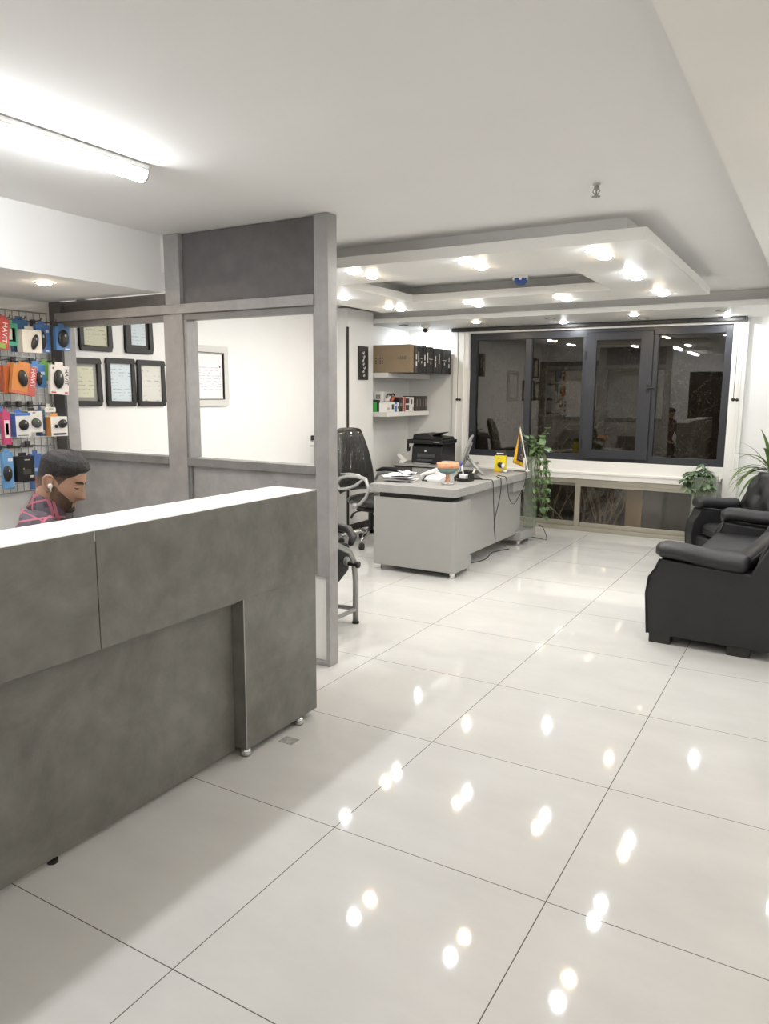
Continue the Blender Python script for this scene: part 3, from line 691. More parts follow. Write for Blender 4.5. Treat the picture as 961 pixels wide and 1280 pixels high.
gbox(7.878,7.930,.108,-4.52,F0,'#e6e6e6','small white gadget box beside the slim blue one', ((.3,.7,.3,.6,'#555a60'),))
gbox(7.935,8.012,.165,-4.55,F0,'#2a2526','tall black gadget box left of the red one on the lower shelf', ((.2,.8,.4,.6,'#8a8580'),))
gbox(8.016,8.075,.172,-4.55,F0,'#b5402f','red and white gadget box on the lower shelf', ((.0,.35,0,1,'#ece8e4'),))
gbox(8.079,8.190,.174,-4.55,F0,'#f0efec','white gadget box with black headset pictures on the lower shelf', ((.1,.9,.55,.9,'#3a3634'),(.15,.5,.1,.45,'#1c1c1c'),(.55,.85,.1,.45,'#22201f'),(.0,.08,0,1,'#c23b2c')))
gbox(8.196,8.300,.172,-4.55,F0,'#eceae6','plain white gadget box with a small black picture on the lower shelf', ((.35,.6,.5,.85,'#2b2b2b'),(.7,.95,.05,.3,'#a9a49c')))
for k, (ya, yb, c, s) in enumerate(((8.345,8.432,'#33302c','first'),(8.436,8.515,'#2c2a28','second'),(8.519,8.590,'#3a3733','third'),(8.594,8.655,'#4a403c','fourth'))):
    gbox(ya, yb, .185, -4.6, F0, c, 'dark slim box in the row at the window end of the lower shelf, %s' % s, ((.35,.65,.3,.8,'#77716a' if k < 3 else '#a08a80'),(.1,.25,0,1,'#4c4a45')))
# goods at the near end, seen end-on
t = thing('green_black_pack', 'green and black gadget pack at the near end of the lower shelf', 'box', (-4.55,7.66,ZS), 0, 'gadget boxes on the lower shelf')
MB().box(-4.70,-4.535,7.635,7.675,ZS+.0003,ZS+.14).build('carton', colm('#1d2320'), t, bevel=.002)
MB().box(-4.60,-4.556,7.633,7.635,ZS+.005,ZS+.11).build('print', colm('#38b54a'), t)
t = thing('white_gadget_pack', 'white gadget pack with grey drawings lying on the near end of the lower shelf', 'box', (-4.62,7.76,ZS), 0, 'gadget boxes on the lower shelf')
MB().box(-4.70,-4.525,7.68,7.86,ZS+.0003,ZS+.12).build('carton', colm('#e4e2de'), t, bevel=.002)
MB().box(-4.66,-4.60,7.6785,7.68,ZS+.03,ZS+.10).build('print', colm('#9a9692'), t)
t = thing('white_gadget_pack', 'pale gadget pack stacked on top of the others at the near end', 'box', (-4.6,7.78,ZS+.12), 0, 'gadget boxes on the lower shelf')
MB().box(-4.69,-4.50,7.69,7.83,ZS+.121,ZS+.235).build('carton', colm('#dcdad6'), t, bevel=.002)
MB().box(-4.60,-4.54,7.6885,7.69,ZS+.15,ZS+.20).build('print', colm('#8a8580'), t)
def loop_pack(y, label, c, c2):
    t = thing('headphone_pack', label, 'box', (-4.46,y,ZS+.118), 0, 'gadget boxes on the lower shelf')
    pts = [(-4.46+.0, y+.045*math.cos(a), ZS+.165+.045*math.sin(a)) for a in [PI*k/8*1.6-.5 for k in range(9)]]
    MB().tube(pts, .010, 8).build('band', colm(c), t, smooth=True)
    MB().obox((-4.46,y-.02,ZS+.155), (.02,0,0), (0,.03,.02), (0,-.008,.012)).build('insert_card', colm(c2), t)
loop_pack(7.745, 'black and cream looped headphone pack on top of the white boxes', '#4a423c', '#e6e2dc')
loop_pack(7.845, 'red trimmed headphone pack leaning on top of the white boxes', '#221f1e', '#c9705c')

# ================================================================== low cabinet, printer and phone
cb = thing('printer_cabinet', 'low pale grey cabinet under the printer in the alcove', 'cabinet', (-4.1,8.2,0))
MB().box(-4.50,-3.66,7.88,8.60,.725,.750).build('top', M['lightgrey'], cb, bevel=.002)
MB().box(-4.48,-4.46,7.90,8.58,0,.725).build('side_panel', M['lightgrey'], cb); MB().box(-3.70,-3.68,7.90,8.58,0,.725).build('side_panel', M['lightgrey'], cb)
MB().box(-4.46,-3.70,8.56,8.58,0,.725).build('back_panel', M['lightgrey'], cb)
MB().box(-4.46,-4.22,7.895,7.913,.05,.71).build('door', M['darkgrey'], cb, bevel=.002)
MB().box(-4.215,-3.70,7.895,7.913,.05,.71).build('door', M['lightgrey'], cb, bevel=.002)
MB().box(-4.46,-3.70,7.93,8.56,.0,.05).build('plinth', M['darkgrey'], cb)
px0, px1, py0, py1, pz = -4.285, -3.885, 8.00, 8.40, .7505
pr = thing('printer', 'black multifunction printer on the low cabinet', 'printer', (-4.0,8.2,pz))
BP = M['black_plastic']
b = MB(); b.prism([(py0,pz+.004),(py0+.02,pz+.20),(py0+.05,pz+.235),(py1,pz+.235),(py1,pz+.004)], 'x', px0, px1)
b.build('body', BP, pr, bevel=.008)
MB().box(px0-.055, px1+.02, py0-.015, py1, pz+.238, pz+.288).build('scanner_bed', BP, pr, bevel=.01)
MB().prism([(px0+.0,pz+.288),(px0+.015,pz+.345),(px0+.10,pz+.362),(px0+.20,pz+.358),(px0+.26,pz+.330),(px0+.39,pz+.318),(px0+.40,pz+.288)], 'y', py0+.02, py1-.03).build('document_feeder', BP, pr, bevel=.006)
MB().obox((px0+.27,py0+.2,pz+.350), (.07,0,.022), (0,.12,0), (0,0,.004)).build('feed_tray', BP, pr)
MB().box(px0+.10, px1-.10, py0-.055, py0+.01, pz+.035, pz+.055).build('output_tray', M['darkgrey'], pr, bevel=.004)
MB().box(px0+.08, px1-.08, py0-.006, py0+.01, pz+.075, pz+.12).build('front_slot', M['darkgrey'], pr, bevel=.004)
b = MB(); b.box(px0-.05, px0-.03, py0-.02, py0-.002, pz+.16, pz+.24); b.tube([(px0-.04,py0-.01,pz+.19),(px0-.042,py0-.014,pz+.14),(px0-.02,py0-.014,pz+.15),(px0-.012,py0-.012,pz+.20)], .008, 8)
b.build('cable_loop', BP, pr)
MB().box(px0+.06, px1-.14, py0-.052, py0-.012, pz+.004, pz+.010).build('paper_sheet', M['paper'], pr)
MB().lathe([(.017,0),(.017,.0015)], (0,0,0), 20).v and None
lg = MB(); n = 20
lg.prism([(px0+.185+.014*math.cos(2*PI*k/n), pz+.155+.014*math.sin(2*PI*k/n)) for k in range(n)], 'y', py0+.008, py0+.0145); lg.build('logo_badge', M['white_ink'], pr)
b = MB(); b.box(px1-.10, px1-.02, py0-.0165, py0-.015, pz+.262, pz+.268); b.build('brand_strip', M['white_ink'], pr)
ph = thing('cordless_phone', 'cream cordless handset resting in its cradle on the low cabinet', 'telephone', (-4.37,7.96,.7505))
MB().prism([(-4.42,.7508),(-4.345,.7508),(-4.35,.775),(-4.40,.79)], 'y', 7.92, 8.0).build('cradle', M['white_plastic'], ph, bevel=.004)
MB().obox((-4.385,7.955,.812), (.058,0,-.042), (0,.024,0), (.010,0,.014)).build('handset', M['white_plastic'], ph, bevel=.008)
t = thing('white_carton', 'small white carton on the low cabinet right of the printer', 'box', (-3.765,7.95,.75))
MB().box(-3.83,-3.70,7.90,8.0,.7505,.80).build('carton', colm('#dedbd2'), t, bevel=.002); MB().box(-3.832,-3.698,7.898,8.002,.785,.802).build('lid', colm('#e6e3da'), t, bevel=.002)

# ================================================================== executive desk
dk = thing('executive_desk', 'large pale grey executive desk with a thick top', 'desk', (-3.05,6.6,0))
LG = M['lightgrey']
MB().box(-3.475,-2.628,5.715,7.585,.712,.784).build('tabletop', M['desktop'], dk, bevel=.003)
def rr(x0, x1, y0, y1, r, corner):
    pts = []
    for (cx, cy, a0, nm) in ((x1-r,y0+r,-PI/2,'a'),(x1-r,y1-r,0,'b'),(x0+r,y1-r,PI/2,'c'),(x0+r,y0+r,PI,'d')):
        if nm in corner:
            for k in range(7): a = a0 + PI/2*k/6; pts.append((cx+r*math.cos(a), cy+r*math.sin(a)))
        else:
            pts.append({'a':(x1,y0),'b':(x1,y1),'c':(x0,y1),'d':(x0,y0)}[nm])
    return pts
MB().prism(rr(-3.455,-2.636,5.722,6.00,.035,'ad'), 'z', .052, .668).build('cabinet', LG, dk, bevel=.003)
MB().box(-3.30,-2.66,5.93,6.135,.052,.145).build('step_base', LG, dk, bevel=.003)
MB().box(-2.70,-2.640,5.99,6.06,.145,.664).build('corner_post', LG, dk, bevel=.015)
MB().box(-3.40,-2.72,5.76,5.99,.668,.712).build('riser', M['black_trim'], dk)
MB().box(-2.725,-2.700,6.00,7.50,.135,.700).build('modesty_panel', LG, dk, bevel=.002)
MB().box(-3.30,-2.638,7.37,7.84,.062,.160).build('end_plinth', LG, dk, bevel=.012)
MB().box(-3.20,-2.76,7.40,7.55,.165,.712).build('end_support', LG, dk, bevel=.003)
MB().box(-2.76,-2.66,7.16,7.50,.60,.700).build('bracket', LG, dk, bevel=.003)
for x, y, h in ((-2.668,5.752,.052),(-3.395,5.752,.052),(-2.690,6.112,.052),(-3.26,6.09,.052),(-2.705,7.47,.062),(-3.2,7.5,.062),(-2.70,7.78,.062)):
    MB().lathe([(.026,0),(.026,.012),(.021,.014),(.021,.030),(.026,.032),(.026,h)], (x,y,0), 20).build('foot', M['chrome'], dk, smooth=False)
DZ = .7845
# papers
t = thing('paper_pile', 'loose pile of crumpled white papers at the near left of the desk', 'papers', (-3.3,6.02,DZ))
r = random.Random(5)
for k in range(5):
    a = r.uniform(-.35,.35); cx, cy = -3.33+r.uniform(-.02,.02), 6.00+r.uniform(-.02,.02); ca, sa = math.cos(a), math.sin(a)
    def fn(u, v, k=k, cx=cx, cy=cy, ca=ca, sa=sa):
        x = (u-.5)*.27; y = (v-.5)*.20; z = DZ+.004+k*.011 + .010*math.sin(u*5+k*1.7)*math.sin(v*4+k) + .010
        return (cx+x*ca-y*sa, cy+x*sa+y*ca, z)
    MB().grid(fn, 9, 8).build('sheet', M['paper'], t, smooth=True, solid=.002)
def fn(u, v): return (-3.30+(u-.5)*.16+.02*math.sin(v*6), 6.09+(v-.5)*.10, DZ+.07+.02*math.sin(u*7+1)*math.cos(v*5)+.03*u*(1-u))
MB().grid(fn, 10, 8).build('crumpled_sheet', M['paper'], t, smooth=True, solid=.002)
# desk telephone
t = thing('desk_telephone', 'white desk telephone with a lifted handset beside the papers', 'telephone', (-3.08,6.2,DZ))
MB().prism([(6.10,DZ+.0005),(6.10,DZ+.03),(6.30,DZ+.075),(6.30,DZ+.0005)], 'x', -3.13, -2.965).build('base', M['white_plastic'], t, bevel=.006)
MB().obox((-3.125,6.225,DZ+.078), (.105,-.01,.040), (0,.030,0), (-.006,0,.016)).build('handset', M['white_plastic'], t, bevel=.012)
b = MB()
for i in range(3):
    for j in range(4): b.obox((-3.09+i*.03,6.14+j*.032,DZ+.0405+j*.0072), (.010,0,0), (0,.010,.0022), (0,-.001,.003))
b.build('keypad', M['paper'], t)
MB().tube([(-3.18,6.24,DZ+.05),(-3.17,6.16,DZ+.01),(-3.15,6.10,DZ+.01),(-3.10,6.09,DZ+.012)], .006, 8).build('cord', M['black_plastic'], t, smooth=True)
# pedestal bowl, orange and teal
bc = (-2.858, 6.02); t = thing('pedestal_bowl', 'orange and teal pedestal bowl near the front corner of the desk', 'bowl', (bc[0],bc[1],DZ))
c3 = (bc[0], bc[1], DZ)
MB().lathe([(0,.0005),(.052,.0005),(.056,.006),(.050,.016),(.028,.022),(0,.024)], c3, 28).build('foot', mat('grey_lace_foot', (.42,.41,.39), .4, noise=.5, nscale=60), t, smooth=True)
MB().lathe([(.016,.020),(.024,.034),(.015,.047),(.023,.060),(.015,.073),(.023,.088),(.020,.097)], c3, 24).build('stem', M['orange'], t, smooth=True)
MB().lathe([(.020,.095),(.062,.104),(.084,.124),(.090,.146)], c3, 32, caps=False).build('bowl', M['teal'], t, smooth=True, solid=.004)
MB().lathe([(.090,.145),(.096,.148),(.099,.190),(.093,.193),(.090,.160)], c3, 32, caps=False).build('rim_band', M['orange'], t, smooth=True)
b = MB(); r = random.Random(9)
for k in range(22): a = r.uniform(0,2*PI); q = r.uniform(0,.070); b.ell((bc[0]+q*math.cos(a), bc[1]+q*math.sin(a), DZ+.168+r.uniform(-.01,.012)), .017,.014,.011, 8, 6)
o = b.build('sweets', M['orange'], t, smooth=True); o['kind'] = 'stuff'
t = thing('glass_trinket', 'small orange glass trinket dish behind the desk telephone', 'dish', (-3.06,6.42,DZ))
c3 = (-3.10,6.42,DZ)
MB().lathe([(0,.0005),(.04,.0005),(.045,.006),(.02,.012),(.016,.05),(.05,.07),(.06,.10),(.056,.10),(.046,.073),(0,.06)], c3, 20).build('dish', mat('amber_glass', (.55,.33,.15), .15, noise=.3, nscale=30), t, smooth=True)
# pen holder with note cube and pens
t = thing('pen_holder', 'black desk organiser holding a white note cube and pens', 'organiser', (-2.82,6.33,DZ))
b = MB(); b.box(-2.88,-2.765,6.27,6.278,DZ+.0005,DZ+.03); b.box(-2.88,-2.872,6.278,6.40,DZ+.0005,DZ+.085); b.box(-2.773,-2.765,6.278,6.40,DZ+.0005,DZ+.075); b.box(-2.872,-2.773,6.392,6.40,DZ+.0005,DZ+.095); b.box(-2.872,-2.773,6.278,6.392,DZ+.0005,DZ+.006)
b.build('tray', M['black_plastic'], t, bevel=.003)
MB().box(-2.868,-2.80,6.285,6.365,DZ+.0065,DZ+.062).build('note_cube', M['paper'], t)
MB().tube([(-2.885,6.33,DZ+.06),(-2.905,6.28,DZ+.03),(-2.89,6.262,DZ+.015)], .014, 8).build('side_cup', M['black_plastic'], t, smooth=True)
MB().tube([(-2.86,6.385,DZ+.01),(-2.88,6.375,DZ+.12),(-2.884,6.374,DZ+.165)], [.010,.010,.006], 10).build('pen', M['white_plastic'], t, smooth=True)
MB().tube([(-2.885,6.374,DZ+.13),(-2.886,6.373,DZ+.175)], .0105, 10).build('pen_cap', M['blue_pen'], t, smooth=True)
MB().tube([(-2.80,6.375,DZ+.01),(-2.755,6.40,DZ+.11)], .009, 8).build('marker', mat('cream_pen', (.62,.58,.42), .4), t, smooth=True)
# all-in-one screen seen from behind, on a kick-out leg
mt = thing('monitor', 'slim silver computer screen seen from behind, leaning on its stand', 'monitor', (-3.0,6.95,DZ))
p00 = Vector((-3.075,6.72,.815)); p01 = Vector((-2.925,6.66,1.165)); ey = Vector((-.205,.535,.0)); ez = p01-p00; nx = ey.cross(ez).normalized()
if nx.x < 0: nx = -nx
cen = p00 + ey*.5 + ez*.5
MB().obox(cen, ey*.5, ez*.5, nx*.009).build('panel', M['silver'], mt, bevel=.004)
MB().obox(cen - nx*.010, ey*.485, ez*.47, nx*.0015).build('screen', mat('dark_screen', (.01,.01,.012), .1), mt)
MB().obox(cen + nx*.016 - ez*.05, ey*.36, ez*.36, nx*.010).build('rear_cover', mat('grey_rear', (.30,.30,.29), .4), mt, bevel=.006)
a0 = cen + nx*.026 - ez*.10; a1 = Vector((-2.925,6.98,DZ+.012))
b = MB()
for s in (-.5, .5):
    b.tube([a0+ey*.10*s, a1+ey*.30*s], .011, 8)
b.tube([a1-ey*.15, a1+ey*.15], .012, 8)
b.build('stand', M['silver'], mt, smooth=True)
MB().ell(a0, .022,.03,.03).build('hinge', M['darkgrey'], mt, smooth=True)
MB().obox((-3.06,7.08,DZ+.006), (.05,.014,0), (-.03,.12,0), (0,0,.0055)).build('stand_base', M['darkgrey'], mt, bevel=.003)
t = thing('keyboard', 'black keyboard lying on the desk under the screen', 'keyboard', (-2.95,6.72,DZ))
MB().obox((-2.90,6.66,DZ+.008), (.055,.035,0), (-.11,.17,0), (0,0,.007)).build('case', M['black_plastic'], t, bevel=.003)
b = MB(); 
for i in range(12):
    for j in range(4):
        c = Vector((-2.90,6.66,DZ+.017)) + Vector((.055,.035,0))*((j-1.5)*.44) + Vector((-.11,.17,0))*((i-5.5)*.155); b.obox(c, (.009,.006,0), (-.006,.009,0), (0,0,.002))
b.build('keys', M['darkgrey'], t)
# yellow gadget pack, with a camera bundle
t = thing('yellow_pack', 'yellow retail pack with a black top standing on the desk', 'box', (-2.87,7.30,DZ))
MB().box(-2.930,-2.810,7.30,7.345,DZ+.0005,DZ+.172).build('carton', M['yellow'], t, bevel=.002)
MB().box(-2.931,-2.809,7.299,7.346,DZ+.172,DZ+.214).build('black_header', M['black_box'], t, bevel=.002)
b = MB(); b.box(-2.905,-2.83,7.2975,7.299,DZ+.185,DZ+.197); b.build('header_print', M['white_ink'], t)
b = MB(); b.box(-2.90,-2.86,7.2985,7.30,DZ+.140,DZ+.146); b.ell((-2.872,7.298,DZ+.075), .024,.003,.028); b.build('printed_picture', M['ink'], t)
MB().box(-2.93,-2.80,7.280,7.299,DZ+.0005,DZ+.012).build('yellow_flap', M['yellow_fringe'], t)
t = thing('webcam', 'small black and white webcam in front of the yellow pack', 'webcam', (-2.84,7.27,DZ))
MB().ell((-2.835,7.245,DZ+.075), .026,.022,.028).build('body', M['black_plastic'], t, smooth=True)
MB().ell((-2.807,7.232,DZ+.072), .018,.015,.025).build('front', M['white_plastic'], t, smooth=True)
MB().tube([(-2.832,7.245,DZ+.05),(-2.80,7.24,DZ+.012),(-2.76,7.24,DZ+.012)], [.010,.014,.018], 8).build('clip', M['silver'], t, smooth=True)
# little flag
t = thing('desk_flag', 'small navy and yellow pennant flag on a white pole on the desk', 'flag', (-2.655,7.552,DZ))
top = Vector((-2.748, 7.54, 1.224)); bot = Vector((-2.652, 7.545, DZ+.014))
MB().lathe([(0,.0005),(.026,.0005),(.026,.010),(.008,.016)], (-2.655,7.552,DZ), 20).build('base', M['white_plastic'], t)
MB().tube([bot, top], .0055, 8).build('pole', M['white_plastic'], t)
MB().lathe([(.004,0),(.008,.010),(.0,.024)], tuple(top), 10).build('finial', M['silver'], t)
A = top + Vector((-.002,-.006,-.012)); B = Vector((-2.817, 7.53, .868)); Cc = Vector((-2.69, 7.53, .82))
def tri(P, Q, R_, dy, wob):
    def fn(u, v):
        e = Q.lerp(R_, u); p = P.lerp(e, v); return (p.x, p.y+dy+wob*math.sin(u*9+v*3)*v, p.z)
    return fn
MB().grid(tri(A, B, Cc, 0, .008), 14, 12).build('yellow_border', M['yellow_fringe'], t, smooth=True, solid=.002)
MB().grid(tri(A.lerp(Cc,.05)+Vector((0,0,0)), B.lerp(Cc,.36).lerp(A,.14), Cc.lerp(A,.12)+Vector((.004,0,0)), -.013, .008), 14, 12).build('navy_cloth', M['navy'], t, smooth=True, solid=.002)
b = MB(); ec = Vector((Cc.x-.024, 7.503, .93))
b.tube([ec+Vector((.020*math.cos(a),0,.024*math.sin(a))) for a in [PI*k/8-PI for k in range(9)]], .0022, 6); b.tube([ec+Vector((-.012,0,.018)), ec+Vector((.0,0,.030)), ec+Vector((.010,0,.016))], .0022, 6); b.tube([ec+Vector((0,0,-.01)), ec+Vector((0,0,.028))], .0022, 6)
b.build('emblem', M['gold'], t)
# cables
def cable(label, pts, r=.004, name='cable'):
    # smooth the polyline
    P = [Vector(p) for p in pts]; Q = []
    for i in range(len(P)-1):
        p0, p1, p2, p3 = P[max(i-1,0)], P[i], P[i+1], P[min(i+2,len(P)-1)]
        for k in range(6):
            u = k/6; Q.append(.5*((2*p1)+(p2-p0)*u+(2*p0-5*p1+4*p2-p3)*u*u+(3*p1-p0-3*p2+p3)*u**3))
    Q.append(P[-1])
    o = MB().tube(Q, r, 6).build(name, M['black_plastic'], smooth=True); tag(o, label, 'cable', 'cables on the desk'); return o
cable('long black cable loop hanging down the desk panel', [(-2.74,6.50,DZ+.006),(-2.71,6.50,DZ+.006),(-2.66,6.51,DZ+.006),(-2.618,6.50,.775),(-2.616,6.52,.62),(-2.618,6.56,.40),(-2.618,6.60,.22),(-2.612,6.57,.26),(-2.614,6.56,.40),(-2.614,6.68,.62),(-2.616,6.70,.772),(-2.66,6.74,DZ+.006),(-2.72,6.84,DZ+.006)])
cable('short black cable sagging over the desk edge below the yellow pack', [(-2.74,6.92,DZ+.006),(-2.66,6.86,DZ+.006),(-2.616,6.84,.772),(-2.614,6.92,.58),(-2.612,7.05,.50),(-2.613,7.20,.56),(-2.616,7.36,.66),(-2.616,7.40,.775),(-2.66,7.42,DZ+.006),(-2.76,7.42,DZ+.006)])
cable('black cable trailing on the floor under the desk', [(-2.95,6.30,.006),(-2.80,6.35,.006),(-2.72,6.60,.006),(-2.78,6.95,.006),(-2.70,7.2,.006)])
cable('black cable curling around the plant vase foot', [(-2.598,7.80,.172),(-2.59,7.82,.172),(-2.60,7.835,.166),(-2.57,7.87,.14),(-2.53,7.90,.008),(-2.62,7.92,.006),(-2.72,7.95,.006)])

# ================================================================== visitor and office chairs
oc = thing('office_chair', 'black office chair still in crinkled plastic behind the desk', 'office chair', (-4.06,6.69,0), rotz=-.2, world=False)
W_ = M['wrap']
def backfn(side):
    def fn(u, v):
        w = .285*(1-.34*v**2.0) * (1 if v > .06 else .9); y = (u-.5)*2
        x = -.235 - .13*v + .035*y*y + .03*math.sin(v*3.0) + side
        return (x, y*w, .56 + .66*v - .02*abs(y)**3)
    return fn
b = MB(); nu, nv = 17, 16
f0, f1 = backfn(.045), backfn(-.045)
def shell(i, j): pass
b.grid(lambda u, v: backfn(.045*math.sqrt(max(0,1-abs(2*u-1)**4))*math.sqrt(max(0,1-abs(2*v-1)**8)))(u, v), nu, nv)
b.grid(lambda u, v: backfn(-.045*math.sqrt(max(0,1-abs(2*u-1)**4))*math.sqrt(max(0,1-abs(2*v-1)**8)))(u, v), nu, nv)
b.build('backrest', W_, oc, smooth=True)
b = MB()
b.ell((.04,0,.475), .285,.275,.075, 28, 12)
for i, v in enumerate(b.v):
    x, y, z = v; b.v[i] = (x, y, z + (.02 if x > .12 else 0)*0 - max(0, x-.16)*.25)
b.build('seat', W_, oc, smooth=True)
for s in (-1, 1):
    y = s*.295
    b = MB()
    b.tube([(-.20,y,.65),(-.16,y,.715),(-.05,y,.745),(.10,y,.750),(.20,y,.73),(.245,y,.65),(.21,y,.55),(.12,y,.47),(.05,y*.93,.445)], [.014,.018,.02,.02,.02,.019,.018,.017,.016], 10)
    b.tube([(-.20,y,.65),(-.17,y,.60),(-.06,y,.615),(.06,y,.655),(.16,y,.72)], [.014,.016,.018,.018,.012], 10)
    b.tube([(.05,y*.9,.445),(.05,y*1.06,.445)], .03, 14)
    arm = b.build('armrest', M['silver'], oc, org=(0,0,0), smooth=True)
    if s > 0:
        MB().tube([(-.19,y,.75),(-.10,y,.772),(.05,y,.778),(.20,y,.765),(.26,y,.74)], [.012,.024,.026,.024,.012], 10).build('arm_pad', M['lether'], arm, org=(0,0,0), smooth=True)
    else:
        MB().tube([(-.15,y,.760),(-.02,y,.768),(.12,y,.766)], [.008,.014,.008], 10).build('arm_pad', M['silver'], arm, org=(0,0,0), smooth=True)
MB().box(-.12,.13,-.10,.10,.355,.40).build('mechanism', M['black_plastic'], oc, org=(0,0,0), bevel=.01)
MB().tube([(-.02,-.10,.37),(-.02,-.20,.365),(-.03,-.235,.35),(-.05,-.25,.30)], [.007,.007,.012,.013], 8).build('lever', M['black_plastic'], oc, org=(0,0,0), smooth=True)
MB().cyl((0,0,.13),(0,0,.36),.026).build('gas_column', M['black_plastic'], oc, org=(0,0,0))
for k in range(5):
    a = 2*PI*k/5 - 1.13; ca, sa = math.cos(a), math.sin(a)
    leg = MB().tube([(.03*ca,.03*sa,.135),(.12*ca,.12*sa,.140),(.24*ca,.24*sa,.118),(.31*ca,.31*sa,.085)], [.028,.024,.020,.015], 10).build('base_leg', M['chrome'], oc, org=(0,0,0), smooth=True)
    MB().cyl((.31*ca-.025*-sa,.31*sa-.025*ca,.032),(.31*ca+.025*-sa,.31*sa+.025*ca,.032),.032,n=18).build('caster', M['black_plastic'], leg, org=(0,0,0), bevel=.006)

class MBF(MB):   # the chair stands the other way round
    def build(s, *a, **k):
        s.v = [(x, 8.5-y, z) for x, y, z in s.v]; return MB.build(s, *a, **k)
vc = thing('visitor_chair', 'black chair with a grey tubular frame standing behind the partition', 'chair', (-2.95,3.98,0))
ST = M['steel']
for x in (-2.70, -3.22):
    b = MBF(); b.tube([(x,4.25,0),(x,4.25,.30),(x,4.27,.44),(x,4.33,.525),(x,4.50,.60),(x,4.62,.61)], .020, 14); b.build('front_leg', ST, vc, smooth=True)
    b = MBF(); b.tube([(x,4.80,0),(x,4.79,.40),(x,4.72,.57),(x,4.62,.61)], .020, 14); b.build('rear_leg', ST, vc, smooth=True)
    MBF().tube([(x,4.25,.10),(x,4.80,.10)], .015, 10).build('side_bar', ST, vc)
    for y in (4.25,4.80): MBF().cyl((x,y,0),(x,y,.014),.025).build('foot_pad', M['black_plastic'], vc)
MBF().tube([(-2.70,4.25,.105),(-3.22,4.25,.085)], .016, 12).build('cross_bar', ST, vc)
MBF().tube([(-2.72,4.28,.565),(-2.74,4.22,.60),(-2.80,4.18,.64),(-2.95,4.16,.66),(-3.12,4.18,.64),(-3.19,4.25,.58)], [.020,.028,.03,.03,.03,.02], 12).build('front_roll', M['lether'], vc, smooth=True)
b = MBF(); b.prism([(4.20,.50),(4.22,.56),(4.78,.52),(4.80,.47),(4.60,.33),(4.34,.30),(4.22,.36)], 'x', -3.16, -2.765); b.build('seat', M['lether'], vc, bevel=.03, seg=3)
b = MBF(); b.prism([(4.66,.55),(4.72,.55),(4.82,.86),(4.77,.87)], 'x', -3.16, -2.765); b.build('backrest', M['lether'], vc, bevel=.02, seg=3)
for x, s in ((-2.70,1),(-3.22,-1)):
    k = MBF(); k.cyl((x-s*.065,4.275,.425),(x+s*.03,4.275,.425),.016); k.cyl((x+s*.025,4.275,.425),(x+s*.045,4.275,.425),.024,n=18); k.build('knob', M['black_plastic'], vc, bevel=.004)
    MBF().cyl((x-s*.068,4.275,.44),(x-s*.040,4.275,.44),.030,n=20).build('bracket', M['silver'], vc)
